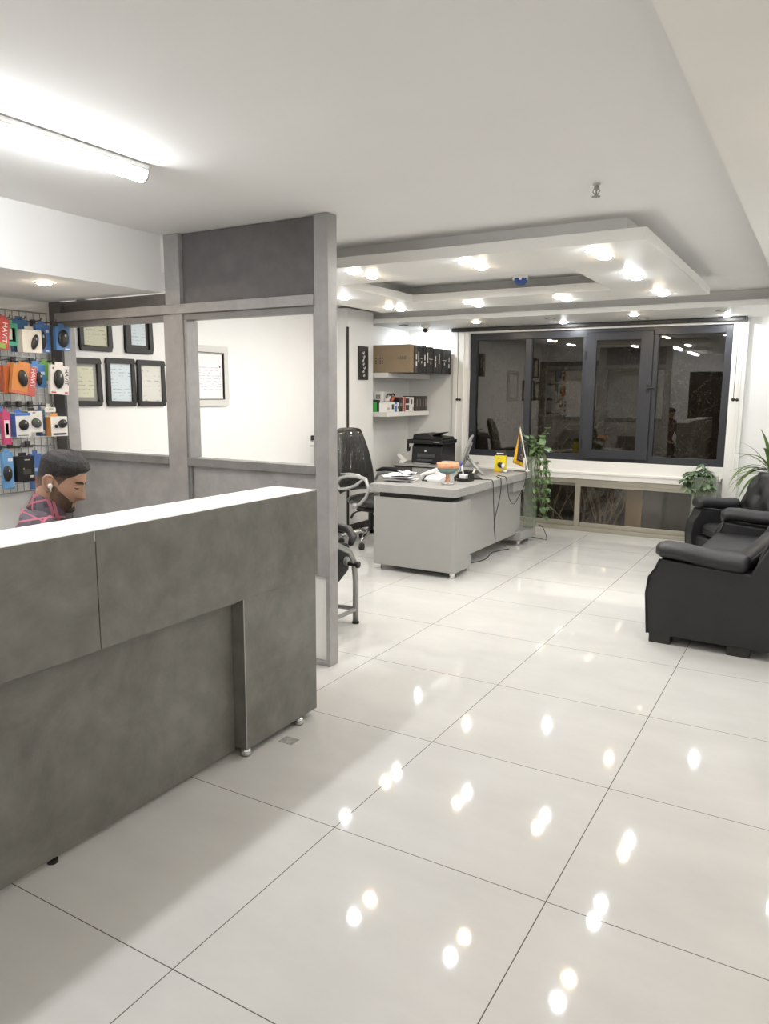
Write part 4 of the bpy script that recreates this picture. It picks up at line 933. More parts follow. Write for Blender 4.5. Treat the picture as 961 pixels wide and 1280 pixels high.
# ================================================================== sofa and armchair
LE = M['lether']
def tuft(fn, buttons, depth=.042, rad=.055):
    def g(u, v):
        p = Vector(fn(u, v)); 
        for (bu, bv, q) in buttons:
            d = ((p.y-q.y)**2 + (p.z-q.z)**2)**.5
            p.x += depth*math.exp(-(d/rad)**2)
        return tuple(p)
    return g
def seat_unit(root, Wd, n_cush, D=0, aw=.19, dxs=(0,0), dzs=(0,0), sl=(.036,.036), zc=.485, xf=.075):
    # local axes: front towards -x at x=0, back at x=.90, width along y
    # arms
    for k, ya in enumerate((0, Wd-aw)):
        yb = ya + aw; dx_, dz_ = dxs[k], dzs[k]
        side = [(.02,.055),(.0,.32),(.012,.43),(.05,.49),(.075,.555),(.70-D,.52),(.79-D,.70),(.85-D,.83),(.90-D,.83),(.88-D,.055)]
        side = [((x+dx_*(1-min(1,x/.5)) if z < .6 else x), z+(dz_ if z > .4 else 0)) for x, z in side]
        arm = MB().prism(side, 'y', ya+.012, yb-.012).build('arm', LE, root, org=(0,0,0), bevel=.014, seg=3)
        b = MB(); pts = []; sec = []
        for i in range(20):
            a = 2*PI*i/20; c, s = math.cos(a), math.sin(a)
            sec.append((math.copysign(abs(c)**.75, c)*.108, math.copysign(abs(s)**.8, s)*.052))
        yc = (ya+yb)/2
        def fn(u, v):
            xx = .055 + dx_ + (.64-D-dx_)*v; k_ = 1
            if v < .06: k_ = (v/.06)**.5*.35+.65
            if v > .92: k_ = .55+.45*((1-v)/.08)**.5
            i = u*20; a = 2*PI*u; c, s = math.cos(a), math.sin(a)
            yy = math.copysign(abs(c)**.75, c)*(aw*.57)*k_; zz = math.copysign(abs(s)**.8, s)*.052*k_
            return (xx - (1-k_)*.03, yc+yy, .606 + dz_ - sl[k]*v + .006*math.sin(v*7) + zz)
        b.grid(fn, 20, 24, wrapu=True)
        b.f.append(tuple(range(19,-1,-1))); b.mi.append(0); b.f.append(tuple(range(23*20,24*20))); b.mi.append(0)
        b.build('arm_roll', LE, arm, org=(0,0,0), smooth=True)
        for s in (.012, aw-.012):
            b = MB().tube([(.022+dx_,ya+s,.06),(.002+dx_,ya+s,.32),(.014+dx_,ya+s,.43),(.052+dx_,ya+s,.49),(.076+dx_,ya+s,.555+dz_)], .006, 8)
            b.build('piping', LE, arm, org=(0,0,0), smooth=True)
    # front rail and base
    MB().box(.045,.84-D,aw-.03,Wd-aw+.03,.055,.31).build('base', LE, root, org=(0,0,0), bevel=.02, seg=3)
    # seat cushions
    cw = (Wd-2*aw+.01)/n_cush
    for k in range(n_cush):
        y0 = aw-.005 + k*cw
        def fn(u, v, y0=y0):
            a = 2*PI*u; c, s = math.cos(a), math.sin(a)
            return None
        b = MB(); b.box(xf,.68-D,y0+.004,y0+cw-.004,.312,zc)
        cu = b.build('seat_cushion', LE, root, org=(0,0,0), bevel=.055, seg=6, smooth=True)
        zt = .392
        MB().tube([(xf+.001,y0+.05,zc-.045),(xf+.001,y0+cw-.05,zc-.045)], .006, 8).build('piping', LE, cu, org=(0,0,0), smooth=True)
        MB().tube([(xf+.003,y0+.05,.340),(xf+.003,y0+cw-.05,.340)], .006, 8).build('piping', LE, cu, org=(0,0,0), smooth=True)
    # back: shell plus tufted front with buttons
    ztop = .90
    prof = [(.72,.30),(.88,.30),(.905,.80),(.89,.87),(.85,ztop),(.80,.885),(.775,.84)]
    MB().prism([(.74-D,.10),(.89-D,.10),(.93-D,.80),(.915-D,.875),(.87-D,.905),(.83-D,.88)], 'y', .10, Wd-.10).build('back', LE, root, org=(0,0,0), bevel=.03, seg=4, smooth=True)
    nb = max(2, round((Wd-.2)/.22)); yL, yR = .06, Wd-.06
    def fb(u, v):
        w = 1 - .10*max(0, (v-.55)/.45)**2
        ym = Wd/2; y = ym + (u-.5)*(yR-yL)*w
        x = .70 - D + .13*v - .06*math.sin(PI*min(1,v*1.02))**.6 * (1-abs(2*u-1)**8)
        if v > .88: x += .10*((v-.88)/.12)**1.5
        z = .42 + .50*v - (.10*abs(2*u-1)**4)*(v**2) - (.03*((v-.88)/.12)**2 if v > .88 else 0)
        return (x, y, z)
    bt = []
    for j, v in enumerate((.30,.55,.80)):
        for i in range(nb + (j % 2)):
            u = (i+.5+(0 if j % 2 == 0 else -.5))/nb
            u = min(max(u, .06), .94); q = Vector(fb(u, v)); bt.append((u, v, q))
    g = tuft(fb, bt)
    b = MB(); b.grid(g, 60 if Wd < 1.2 else 110, 40)
    bk = b.build('tufted_back', LE, root, org=(0,0,0), smooth=True, solid=.02)
    for (u, v, q) in bt:
        p = Vector(g(u, v)); MB().ell((p.x-.004, p.y, p.z), .010, .017, .017, 12, 8).build('button', LE, bk, org=(0,0,0), smooth=True)
    # feet
    for x, y in ((.035,.02),(.60-D,.02),(.035,Wd-.12),(.60-D,Wd-.12)):
        MB().box(x, x+.13, y, y+.10, 0, .058).build('foot', M['black_trim'], root, org=(0,0,0), bevel=.004)
sf = thing('sofa', 'black leatherette two seat sofa with rounded arms in the foreground', 'sofa', (-.905,4.89,0), rotz=math.radians(-2.5), world=False)
seat_unit(sf, 1.87, 2, .10, dxs=(0,.12), dzs=(0,.012), sl=(.045,.0), xf=.13)
ac = thing('armchair', 'black leatherette armchair with a button tufted back in the window corner', 'armchair', (-.665,6.80,0), rotz=math.radians(33), world=False)
seat_unit(ac, .70, 1, .24, .15, dzs=(-.06,0), sl=(.03,.01), zc=.435)
t = thing('throw_pillow', 'black piped pillow leaning on the sofa back behind its near arm', 'pillow', (-.30,5.17,.47))
b = MB(); ax_, ay_, az_ = Vector((.15,0,.17)), Vector((0,.21,0)), Vector((.17,0,-.15)).normalized()
pc = Vector((-.262,5.19,.640))
def pil(sg):
    def fn(u, v):
        a, c = 2*u-1, 2*v-1; th = .06*((1-a**4)*(1-c**4))**.6
        k = 1 - .06*(1-abs(a)**2)*0 
        return tuple(pc + ay_*a*(1-.08*(1-c*c)*0) + ax_*c + az_*(sg*th))
    return fn
b.grid(pil(1), 18, 18); b.grid(pil(-1), 18, 18); b.build('cushion_cover', LE, t, smooth=True)
e = [pc+ay_*a+ax_*c for a, c in [(-1,-1),(0,-1),(1,-1),(1,0),(1,1),(0,1),(-1,1),(-1,0),(-1,-1)]]
MB().tube(e, .008, 8).build('piping', LE, t, smooth=True)

# ================================================================== plants
def leaf(b, base, d, up, L, W, droop=.3, seg=5, fold=.15):
    base, d, up = Vector(base), Vector(d).normalized(), Vector(up)
    side = d.cross(up); side = side.normalized() if side.length > 1e-6 else d.orthogonal().normalized()
    nrm = side.cross(d).normalized(); vs = []; p = base.copy(); dd = d.copy()
    for i in range(seg+1):
        t = i/seg; w = W*math.sin(PI*min(1, t**.8*.97+.03))**.8*.5 if seg > 2 else W*.5
        if i == seg: w = W*.02
        n2 = side.cross(dd).normalized()
        vs += [p - side*w + n2*w*fold, p, p + side*w + n2*w*fold]
        dd = (dd + Vector((0,0,-droop/seg))).normalized(); p = p + dd*(L/seg)
    fs = []
    for i in range(seg):
        o = i*3; fs += [(o,o+1,o+4,o+3), (o+1,o+2,o+5,o+4)]
    b.add(vs, fs)
def vase(t, x0, x1, y0, y1, z0, z1, th=.008):
    b = MB(); b.box(x0,x1,y0,y0+th,z0,z1); b.box(x0,x1,y1-th,y1,z0,z1); b.box(x0,x0+th,y0+th,y1-th,z0,z1); b.box(x1-th,x1,y0+th,y1-th,z0,z1); b.box(x0+th,x1-th,y0+th,y1-th,z0,z0+.012)
    return b.build('vase', M['vase'], t)
t = thing('trailing_plant', 'green trailing plant spilling from a tall square glass vase at the desk end', 'plant', (-2.665,7.665,.166))
vase(t, -2.715,-2.605,7.63,7.74,.167,.93)
r = random.Random(21); st = MB(); lf = MB()
for k in range(22):
    a = r.uniform(0,2*PI); x0, y0 = -2.68+.03*math.cos(a), 7.675+.03*math.sin(a)
    if k < 9:   # upright shoots
        tip = Vector((-2.66+r.uniform(-.13,.17), 7.67+r.uniform(-.08,.08), r.uniform(1.02,1.30)))
        pts = [(x0,y0,.5),(x0,y0,.9),((x0+tip.x)/2,(y0+tip.y)/2,(1.0+tip.z)/2),tuple(tip)]
        st.tube(pts, .0045, 6)
        for q in range(3):
            p = Vector(pts[2]).lerp(tip, q/2); dr = Vector((r.uniform(-.6,1),r.uniform(-.9,.3),r.uniform(-.1,.5)))
            leaf(lf, p, dr, (0,0,1), r.uniform(.09,.15), r.uniform(.055,.085), .6)
    else:       # hanging trails
        zb = r.uniform(.22,.80); x1 = -2.60+r.uniform(-.02,.15); y1 = 7.66+r.uniform(-.07,.05)
        top = Vector((x0+(x1-x0)*.6, y0+(y1-y0)*.6, .97+r.uniform(0,.12)))
        pts = [(x0,y0,.85), tuple(top), (x1, y1, .90)]
        z = .90
        while z > zb: z -= .1; pts.append((x1+r.uniform(-.03,.04), y1+r.uniform(-.03,.03), z))
        st.tube(pts, .004, 6)
        for p in pts[1:]:
            for q in range(2):
                dr = Vector((r.uniform(-.3,1),r.uniform(-1,.3),r.uniform(-.7,.2))); leaf(lf, p, dr, (0,0,1), r.uniform(.045,.085), r.uniform(.025,.042), .7)
st.build('stems', M['stem'], t, smooth=True); lf.build('leaves', M['leaf'], t, merge=False, recalc=False, smooth=True)
t = thing('potted_plant', 'leafy grey-green plant in a square glass vase below the window', 'plant', (-1.05,8.42,0))
vase(t, -1.14,-.905,8.33,8.52,.0,.745)
MB().box(-1.13,-.915,8.34,8.51,.013,.40).build('soil', M['soil'], t)
r = random.Random(8); st = MB(); lf = MB()
for k in range(30):
    a = r.uniform(0,2*PI); x0, y0 = -1.03+.07*math.cos(a), 8.42+.06*math.sin(a)
    tip = Vector((-1.05+r.uniform(-.18,.13), 8.40+r.uniform(-.14,.10), r.uniform(.62,.83))) if k else Vector((-1.06,8.40,.875))
    st.tube([(x0,y0,.40),((x0+tip.x)/2,(y0+tip.y)/2,tip.z-.03),tuple(tip)], .005, 6)
    for q in range(6):
        b_ = 2*PI*q/6 + r.uniform(-.3,.3); leaf(lf, tip, (math.cos(b_), math.sin(b_), r.uniform(-.5,.1)), (0,0,1), r.uniform(.07,.11), r.uniform(.03,.05), .7)
    for q in range(3):
        b_ = r.uniform(0,2*PI); p = Vector((x0,y0,.6)).lerp(tip, r.uniform(.3,.9)); leaf(lf, p, (math.cos(b_), math.sin(b_)-.3, r.uniform(-.5,.1)), (0,0,1), r.uniform(.06,.10), r.uniform(.03,.05), .7)
st.build('stems', M['stem'], t, smooth=True); lf.build('leaves', M['leaf2'], t, merge=False, recalc=False, smooth=True)
t = thing('dracaena', 'tall plant with long arching strap leaves in the corner behind the armchair', 'plant', (-.42,8.28,0))
MB().lathe([(0,.001),(.11,.001),(.15,.30),(.16,.30),(.15,.28),(.0,.27)], (-.42,8.28,0), 28).build('pot', M['white_plastic'], t, smooth=False)
MB().tube([(-.42,8.28,.27),(-.425,8.27,.55),(-.415,8.28,.85)], [.022,.02,.018], 10).build('trunk', M['trunk'], t, smooth=True)
r = random.Random(4); lf = MB()
dirs = [(-1,-.25,.75,.46,2.0),(-1,.1,.55,.42,1.3),(-1,-.1,.75,.40,1.2),(-.8,-.5,1.3,.50,2.4),(-.55,-.4,1.6,.44,2.0),(-.3,-.3,2.4,.45,1.2),(.1,-.2,2.6,.44,1.0),(.4,-.4,1.2,.5,1.6),(.9,-.2,.6,.45,1.4),(.5,.1,1.5,.45,1.4),(-.7,.1,1.0,.42,1.2),(-.9,-.6,.5,.42,1.8),(-.6,-.8,.6,.5,2.0),(-.2,-.9,.7,.5,2.0),(.3,-.9,.5,.5,2.0),(.02,.0,3,.42,.2),(-.15,.0,2.2,.40,.8),(-.95,-.35,.5,.46,2.2),(-.45,.0,1.4,.46,1.4),(-.1,-.5,1.4,.5,1.6),(-.8,-.3,1.1,.5,2.6),(-.6,-.5,1.0,.46,2.8)]
for i, (x, y, z, L, dr) in enumerate(dirs): leaf(lf, (-.415,8.28,.79+.012*(i%6)), (x,y,z), (0,0,1), L, .040+.008*(i%3), dr, 10, .25)
lf.build('leaves', M['leaf3'], t, merge=False, recalc=False, smooth=True)
# ================================================================== wire display panel with hanging packs
PX = XL + .012
pn = thing('hanging_display_grid', 'grey wire grid panel on the left wall hung with computer mouse packs', 'display panel', (XL,2.9,.9))
b = MB(); GY0, GY1, GZ0, GZ1 = 2.20, 3.425, .90, 2.11
ny = int((GY1-GY0)/.05); nz = int((GZ1-GZ0)/.06)
for i in range(ny+1):
    y = GY0+(GY1-GY0)*i/ny; b.tube([(PX,y,GZ0),(PX,y,GZ1)], .0028, 5)
for j in range(nz+1):
    z = GZ0+(GZ1-GZ0)*j/nz; b.tube([(PX+.005,GY0,z),(PX+.005,GY1,z)], .0028 if j not in (0,nz) else .005, 5)
b.build('wire_mesh', M['steel'], pn, merge=False, recalc=False)
def hook(y, z, L=.25):
    h = MB(); h.box(PX,PX+.022,y-.014,y+.014,z-.012,z+.030); h.tube([(PX+.01,y,z),(PX+L,y,z+.006),(PX+L+.008,y,z+.022)], .0035, 6)
    h.build('hook', M['darkgrey'], pn)
def mouse(b, x, y, z, ry, rz, tilt=0, d=.014):
    R = Matrix.Rotation(tilt, 3, 'X'); b.ell((x,y,z), d, ry, rz, 16, 10, R)
G = 'mouse packs hanging on the wire grid'
_cm = {}
def card(c):      # printed card, its inks a little faded
    if c not in _cm:
        rgb = [int(c[1+2*i:3+2*i], 16)/255 for i in range(3)]; g = sum(rgb)/3
        _cm[c] = mat('pack_card_%d' % len(_cm), lin([max(0, (g+(v-g)*.82)*.94) for v in rgb]), .4, noise=.05, nscale=20)
    return _cm[c]
DX = .05
def pack(y0, y1, z0, z1, x, depth, col, label, side=None, mouses=(), prints=(), tilt=0, twist=0, txt=None, cat='packaged mouse', name='hanging_pack', mcol=None):
    """a boxed or carded product whose front faces +x at distance x; local coords, then leaned"""
    cy, cz = (y0+y1)/2, z1
    t = thing(name, label, cat, (x, cy, z0), 0, G, world=False)
    w, h = y1-y0, z1-z0
    R = Matrix.Rotation(tilt, 3, 'X') @ Matrix.Rotation(twist, 3, 'Z')
    def T(b):
        for i, v in enumerate(b.v):
            p = R @ (Vector(v) - Vector((0,0,h))) + Vector((0,0,h)); b.v[i] = tuple(p)
        return b
    def bl(b, n, m, **k): return T(b).build(n, m, t, org=(0,0,0), **k)
    bl(MB().box(-depth, 0, -w/2, w/2, 0, h), 'carton', card(col), bevel=.0015)
    tab = MB(); tab.box(-depth*.5-.001, -depth*.5+.001, -w*.22, w*.22, h, h+.022); bl(tab, 'hang_tab', card(side or col))
    if side: bl(MB().box(-depth+.001, -.001, -w/2-.0012, -w/2, .002, h-.002), 'side_print', card(side))
    for (ya, yb, za, zb, c) in prints:
        bl(MB().box(0, .0012, -w/2+w*ya, -w/2+w*yb, h*za, h*zb), 'print', card(c))
    for (yc, zc, ry, rz, tl) in mouses:
        b = MB(); mouse(b, .006, -w/2+w*yc, h*zc, ry, rz, tl); bl(b, 'mouse', mcol or M['black_plastic'], smooth=True)
        b = MB(); b.ell((.019, -w/2+w*yc+ry*.15, h*zc+rz*.35), .003, ry*.18, rz*.16, 10, 6); bl(b, 'scroll_wheel', M['silver'], smooth=True)
    if txt:
        s_, sz, yc, zc, m, up = txt
        o = text(t, s_, sz, (0.0016,-w/2+w*yc,h*zc), FACE_X_DOWN if up < 0 else (FACE_X_UP if up > 0 else FACE_X), M[m], org=(0,0,0))
        o.data.transform(Matrix.Translation((0,0,h)) @ R.to_4x4() @ Matrix.Translation((0,0,-h)))
    return t
X0 = -4.42
# top row
pack(2.885,2.960,1.834,2.02,X0,.03,'#cf4a4a','red carded pack at the left end of the top row', tilt=-.12, prints=((.1,.7,.04,.2,'#8fc04a'),), txt=('HAVIT',.045,.55,.55,'white_ink',-1))
pack(2.935,3.028,1.862,2.0,X0-.03,.03,'#49b79a','green carded pack with a grey mouse in the top row', mouses=(), prints=((.2,.75,.2,.75,'#cfd6d6'),(.55,.8,.2,.8,'#20302c'),(.25,.6,.2,.27,'#3a3f3f')))
pack(3.040,3.150,1.829,2.035,X0-.10,.03,'#3f74b4','blue card showing behind the white box in the top row')
pack(3.022,3.158,1.823,1.966,X0+.02,.06,'#e6e2da','white box with a long dark mouse picture in the top row', mouses=((.60,.48,.022,.05,-.35),), side='#d8d4cc')
pack(3.150,3.250,1.831,2.009,X0-.02,.03,'#3f6fb8','blue blister pack with a black mouse, second from right in top row', mouses=((.32,.45,.034,.062,0),), prints=((.68,.9,.72,.82,'#c9d6ea'),(.6,.85,.03,.1,'#c9d6ea')))
pack(3.256,3.362,1.849,2.0,X0+.03,.03,'#4179be','blue blister pack with a black mouse at the right end of the top row', mouses=((.5,.5,.040,.058,-.1),), prints=((.6,.95,.03,.09,'#d0dcec'),))
# second row
pack(2.875,2.935,1.575,1.741,X0-.06,.03,'#a4583f','brown orange pack at the left end of the second row', prints=((0,.4,.1,.45,'#4c5cb8'),))
pack(2.920,3.05,1.565,1.738,X0-.04,.03,'#d9703a','orange and red pack half hidden behind the front orange one', prints=((.7,1,0,1,'#c84848'),))
pack(2.948,3.112,1.558,1.741,X0+.02,.03,'#e08a3c','orange mouse pack with a red lettered strip in the second row', tilt=-.16, mouses=((.42,.55,.032,.052,.3),), prints=((.68,1,0,1,'#cf5550'),(0,.68,0,.10,'#d96a52')), txt=('HAVIT',.042,.84,.62,'white_ink',-1))
pack(3.09,3.205,1.605,1.755,X0-.03,.035,'#3c86d6','bright blue pack with a small black mouse in the second row', mouses=((.55,.38,.022,.045,0),), prints=((.7,.95,.55,.68,'#d8e6f4'),(.2,.5,.75,.9,'#7fb4e8')))
pack(3.185,3.278,1.65,1.768,X0-.06,.03,'#6cae3a','green topped pack behind the white one in the second row')
pack(3.212,3.350,1.561,1.750,X0+.02,.025,'#e8e4e0','white mouse pack with black lettering at the right end of second row', tilt=-.08, mouses=((.42,.52,.038,.062,.05),), prints=((.05,.3,.03,.08,'#d6454a'),(.78,.95,.04,.1,'#d6454a'),(.08,.16,.85,.92,'#a04048')), txt=('HAVIT',.038,.86,.62,'ink',-1))
# third row
pack(2.850,2.900,1.249,1.452,X0+.02,.03,'#d43a72','pink cable pack at the left end of the third row', prints=((.15,.85,.2,.75,'#e8d6dc'),(.3,.7,.3,.65,'#5a3c46')))
pack(2.905,2.965,1.310,1.466,X0-.10,.05,'#5f86c8','pale blue box behind the blue and white box in the third row')
pack(2.930,3.032,1.292,1.445,X0+.03,.10,'#e8e7e4','blue sided white box with a round black mouse in the third row', side='#2f62c4', mouses=((.5,.5,.034,.034,-.4),), prints=((0,1,.88,1,'#3c74d0'),(.1,.8,.05,.09,'#6a6a6a')))
pack(3.040,3.142,1.316,1.453,X0+.0,.09,'#e9e6e1','black sided white box with a grey mouse in the third row', side='#1f1e1d', mouses=((.5,.45,.036,.030,-.4),), mcol=M['darkgrey'], prints=((.3,.5,.9,.95,'#70706c'),))
pack(3.140,3.182,1.290,1.462,X0-.03,.05,'#2f567e','dark blue pack in a clear bag in the third row', prints=((.4,.8,.05,.2,'#c7ccd4'),))
pack(3.186,3.312,1.286,1.415,X0+.02,.11,'#efece7','orange sided white box with a black mouse at the right end of third row', side='#e0913f', mouses=((.68,.64,.034,.028,.3),(.28,.52,.010,.012,0)), prints=((.1,.9,.06,.16,'#3c3a3a'),))
pack(3.196,3.280,1.442,1.474,X0-.05,.04,'#e6e3dd','small white box top behind the orange sided box', prints=((.4,.8,.65,.8,'#55524e'),))
# bottom row
pack(2.830,2.900,.975,1.202,X0+.02,.03,'#5c9ad6','blue headset blister pack at the left end of the bottom row', mouses=((.35,.42,.03,.05,0),), prints=((.5,.95,.75,.84,'#dfe8f2'),))
pack(2.875,2.937,.962,1.190,X0-.045,.03,'#6ea6da','pale blue and teal blister pack in the bottom row', mouses=((.3,.30,.024,.04,0),), prints=((.6,1,0,.62,'#3fa6a8'),(.15,.9,.72,.84,'#dfe8f2')))
pack(2.930,3.052,1.003,1.168,X0+.01,.06,'#1c1b1b','black box with gold print in the bottom row', prints=((.45,.75,.84,.88,'#b9b2a4'),(.35,.8,.3,.5,'#4a4438'),(.72,.95,.16,.24,'#cfcac2'),(.35,.42,.5,.55,'#b49a50')))
pack(3.036,3.118,.950,1.178,X0-.0,.03,'#3f69b4','blue blister pack right of the black box in the bottom row', prints=((.2,.7,.1,.35,'#b9523a'),(.3,.8,.5,.6,'#8fb0de'),(.8,1,0,.4,'#48a0a8')))
pack(3.165,3.26,.965,1.165,X0-.03,.03,'#4a78b8','blue pack hidden behind the seated man in the bottom row', prints=((.2,.8,.5,.7,'#a8c0e0'),))
for z, ysl in ((2.03,(2.92,2.98,3.085,3.20,3.31)), (1.775,(2.90,3.00,3.145,3.28)), (1.485,(2.875,2.98,3.09,3.165,3.25)), (1.215,(2.865,2.99,3.08,3.21))):
    for y in ysl: hook(y, z)

# ================================================================== the seated man
MAN = Vector((-2.655, 1.865, 0)); YAW = math.radians(52)
man_label = 'man with short dark hair and beard in a plaid shirt, head bowed behind the counter'
def skin_mesh(verts, edges, radii, root=0, sub=2):
    me = bpy.data.meshes.new('tmp_skin'); me.from_pydata(verts, edges, []); ob = bpy.data.objects.new('tmp_skin', me); COL.objects.link(ob)
    md = ob.modifiers.new('skin', 'SKIN'); md.use_smooth_shade = True
    for i, sv in enumerate(me.skin_vertices[0].data):
        r = radii[i]; sv.radius = (r, r) if not isinstance(r, tuple) else r; sv.use_root = (i == root)
    if sub: m2 = ob.modifiers.new('sub', 'SUBSURF'); m2.levels = sub; m2.render_levels = sub
    bpy.context.view_layer.update()
    dg = bpy.context.evaluated_depsgraph_get(); em = bpy.data.meshes.new_from_object(ob.evaluated_get(dg))
    vs = [tuple(v.co) for v in em.vertices]; fs = [tuple(p.vertices) for p in em.polygons]
    COL.objects.unlink(ob); bpy.data.objects.remove(ob)
    return vs, fs
def interp(tab, z):
    if z <= tab[0][0]: return tab[0][1:]
    for a, b in zip(tab, tab[1:]):
        if z <= b[0]:
            t = (z-a[0])/(b[0]-a[0]); t = t*t*(3-2*t)*.5 + t*.5
            return tuple(p+(q-p)*t for p, q in zip(a[1:], b[1:]))
    return tab[-1][1:]
#        z      front   back   half-width
HT = [(-.150, .052, .058, .052), (-.128, .066, .063, .054), (-.118, .080, .064, .055), (-.100, .087, .067, .060), (-.075, .087, .073, .066), (-.045, .089, .078, .070),
      (-.015, .091, .083, .073), (.012, .092, .086, .0755), (.040, .095, .087, .077), (.065, .089, .083, .075), (.088, .070, .068, .065), (.104, .044, .046, .046), (.113, .018, .020, .022), (.116, .001,.001,.001)]
def gs(x, s): return math.exp(-(x/s)**2)
def headpt(phi, z, off=0):
    f, bk, w = interp(HT, z); c, s = math.cos(phi), math.sin(phi)
    x = (f if c > 0 else bk)*math.copysign(abs(c)**.92, c); y = w*math.copysign(abs(s)**.86, s)
    if c > 0:
        k = 0
        # nose
        ny_ = .011 + .007*gs(z+.040,.016)
        prof = interp([(-.068,0),(-.061,.008),(-.054,.023),(-.046,.032),(-.037,.030),(-.015,.019),(.004,.010),(.020,.003),(.035,0)], z)[0]
        if -.066 < z < .035: k += prof*gs(y, ny_)
        k += .009*gs(z+.040,.010)*(gs(y-.014,.008)+gs(y+.014,.008))          # nostril wings
        k += .0065*gs(z-.024,.010)*gs(abs(y)-.024,.024)                        # brow ridge
        k -= .013*gs(z-.004,.013)*gs(abs(y)-.031,.017)                         # eye sockets
        k += .0075*gs(z-.001,.0085)*gs(abs(y)-.031,.014)                       # lowered lids
        k += .0065*gs(z+.073,.0055)*gs(y,.020) + .0070*gs(z+.085,.006)*gs(y,.018) - .004*gs(z+.079,.003)*gs(y,.022)
        k += .008*gs(z+.108,.012)*gs(y,.020)
        k -= .004*gs(z+.095,.006)*gs(y,.02)
        x += k
        y += math.copysign(.003*gs(z+.028,.016)*gs(abs(y)-.055,.014), y)       # cheekbone
    p = Vector((x, y, z))
    if off:
        n = Vector((x/.09, y/.072, max(-.4, (z-.0)/.10 if z > .03 else 0))); n.normalize(); p += n*off
    return p
HC = Vector((.066, 0, 1.232)); TILT = math.radians(21); HS = .95; TURN = math.radians(-13)
HR = Matrix.Rotation(TURN, 3, 'Z') @ Matrix.Rotation(TILT, 3, 'Y')
def HX(p): return tuple(HR @ (Vector(p)*HS) + HC)
NPH, NZ = 120, 92
ZL = [-.150 + (.266)*(1-(1-j/(NZ-1))**1.25) for j in range(NZ)]
def headgrid(b, offn):
    def fn(u, v):
        phi = 2*PI*u; z = ZL[min(NZ-1, round(v*(NZ-1)))]; o = offn(phi, z) if offn else 0
        return HX(headpt(phi, z, o))
    b.grid(fn, NPH, NZ, wrapu=True)
person = thing('person', man_label, 'person', tuple(MAN), rotz=YAW, world=False)
# body: one skin surface (legs, torso, arms, fingers) joined with the head
V = []; E_ = []; Rr_ = []
def vtx(p, r, par=None):
    V.append(p); Rr_.append(r); i = len(V)-1
    if par is not None: E_.append((par, i))
    return i
pel = vtx((-.06,0,.54), (.125,.150))
sp1 = vtx((-.075,0,.70), (.105,.135), pel); sp2 = vtx((-.05,0,.86), (.105,.150), sp1); ch = vtx((-.020,0,1.005), (.085,.135), sp2)
nk = vtx((.002,0,1.09), .058, ch); n2 = vtx((.030,0,1.145), .052, nk); n3 = vtx((.052,0,1.19), .050, n2)
hands = []
for s in (1, -1):
    hp = vtx((-.03,s*.10,.53), .085, pel); kn = vtx((.36,s*.13,.53), .062, hp); an = vtx((.33,s*.13,.10), .042, kn); toe = vtx((.46,s*.15,.045), .036, an)
    cl = vtx((-.010,s*.11,1.035), .062, ch); sh = vtx((-.010,s*.185,1.00), .060, cl); el = vtx((.085,s*.235,.735), .043, sh); wr = vtx((.275,s*.12,.690), .027, el); hand = vtx((.335,s*.09,.685), .030, wr)
    hands.append((s, hand))
vs, fs = skin_mesh(V, E_, Rr_, 0, 2)
bm_ = MB(); bm_.add(vs, fs)
for s, _ in hands:
    c = Vector((.335, s*.09, .685)); fwd = Vector((.86, -s*.35, -.12)).normalized(); sd = fwd.cross(Vector((0,0,1))).normalized(); up = sd.cross(fwd)
    for k, (o, L) in enumerate(((-.024,.064),(-.008,.074),(.008,.070),(.023,.056))):
        a = c + sd*o + fwd*.01; p1 = a + fwd*(.03+L*.35); p2 = p1 + (fwd - up*.5).normalized()*L*.4; p3 = p2 + (fwd*.6 - up).normalized()*L*.3
        v2, f2 = skin_mesh([tuple(a), tuple(p1), tuple(p2), tuple(p3)], [(0,1),(1,2),(2,3)], [.010,.009,.008,.006], 0, 1); bm_.add(v2, f2)
    io = -s; a = c - fwd*.02 + sd*(.02 if (sd.y*s < 0) else -.02); tdir = (fwd*.7 + sd*(.8 if (sd.y*s < 0) else -.8) - up*.2).normalized()
    v2, f2 = skin_mesh([tuple(a), tuple(a+tdir*.035), tuple(a+(tdir+fwd*.4).normalized()*.062)], [(0,1),(1,2)], [.012,.010,.007], 0, 1); bm_.add(v2, f2)
headgrid(bm_, None)
for s in (1, -1):      # ears
    ex, ez = -.022, -.014
    pts = [(ex+.016, s*.073, ez-.024), (ex+.006, s*.077, ez-.032), (ex-.006, s*.080, ez-.024), (ex-.018, s*.084, ez-.004), (ex-.022, s*.086, ez+.014), (ex-.014, s*.086, ez+.028), (ex+.002, s*.082, ez+.032), (ex+.014, s*.077, ez+.022), (ex+.015, s*.075, ez+.008)]
    bm_.tube([HX(p) for p in pts], [.0065,.0075,.006,.005,.0048,.005,.005,.0045,.003], 8)
    Rm = HR @ Matrix.Rotation(s*.25, 3, 'Z'); bm_.ell(HX((ex-.003, s*.076, ez)), .019, .006, .029, 14, 8, Rm)
    bm_.ell(HX((ex+.014, s*.074, ez-.004)), .005, .005, .009, 8, 6)
body = bm_.build('body', M['skin'], person, org=(0,0,0), smooth=True)
rr_ = random.Random(2); 
from mathutils import noise as mnoise
def sstep(a, b, x): t = min(1, max(0, (x-a)/(b-a))); return t*t*(3-2*t)
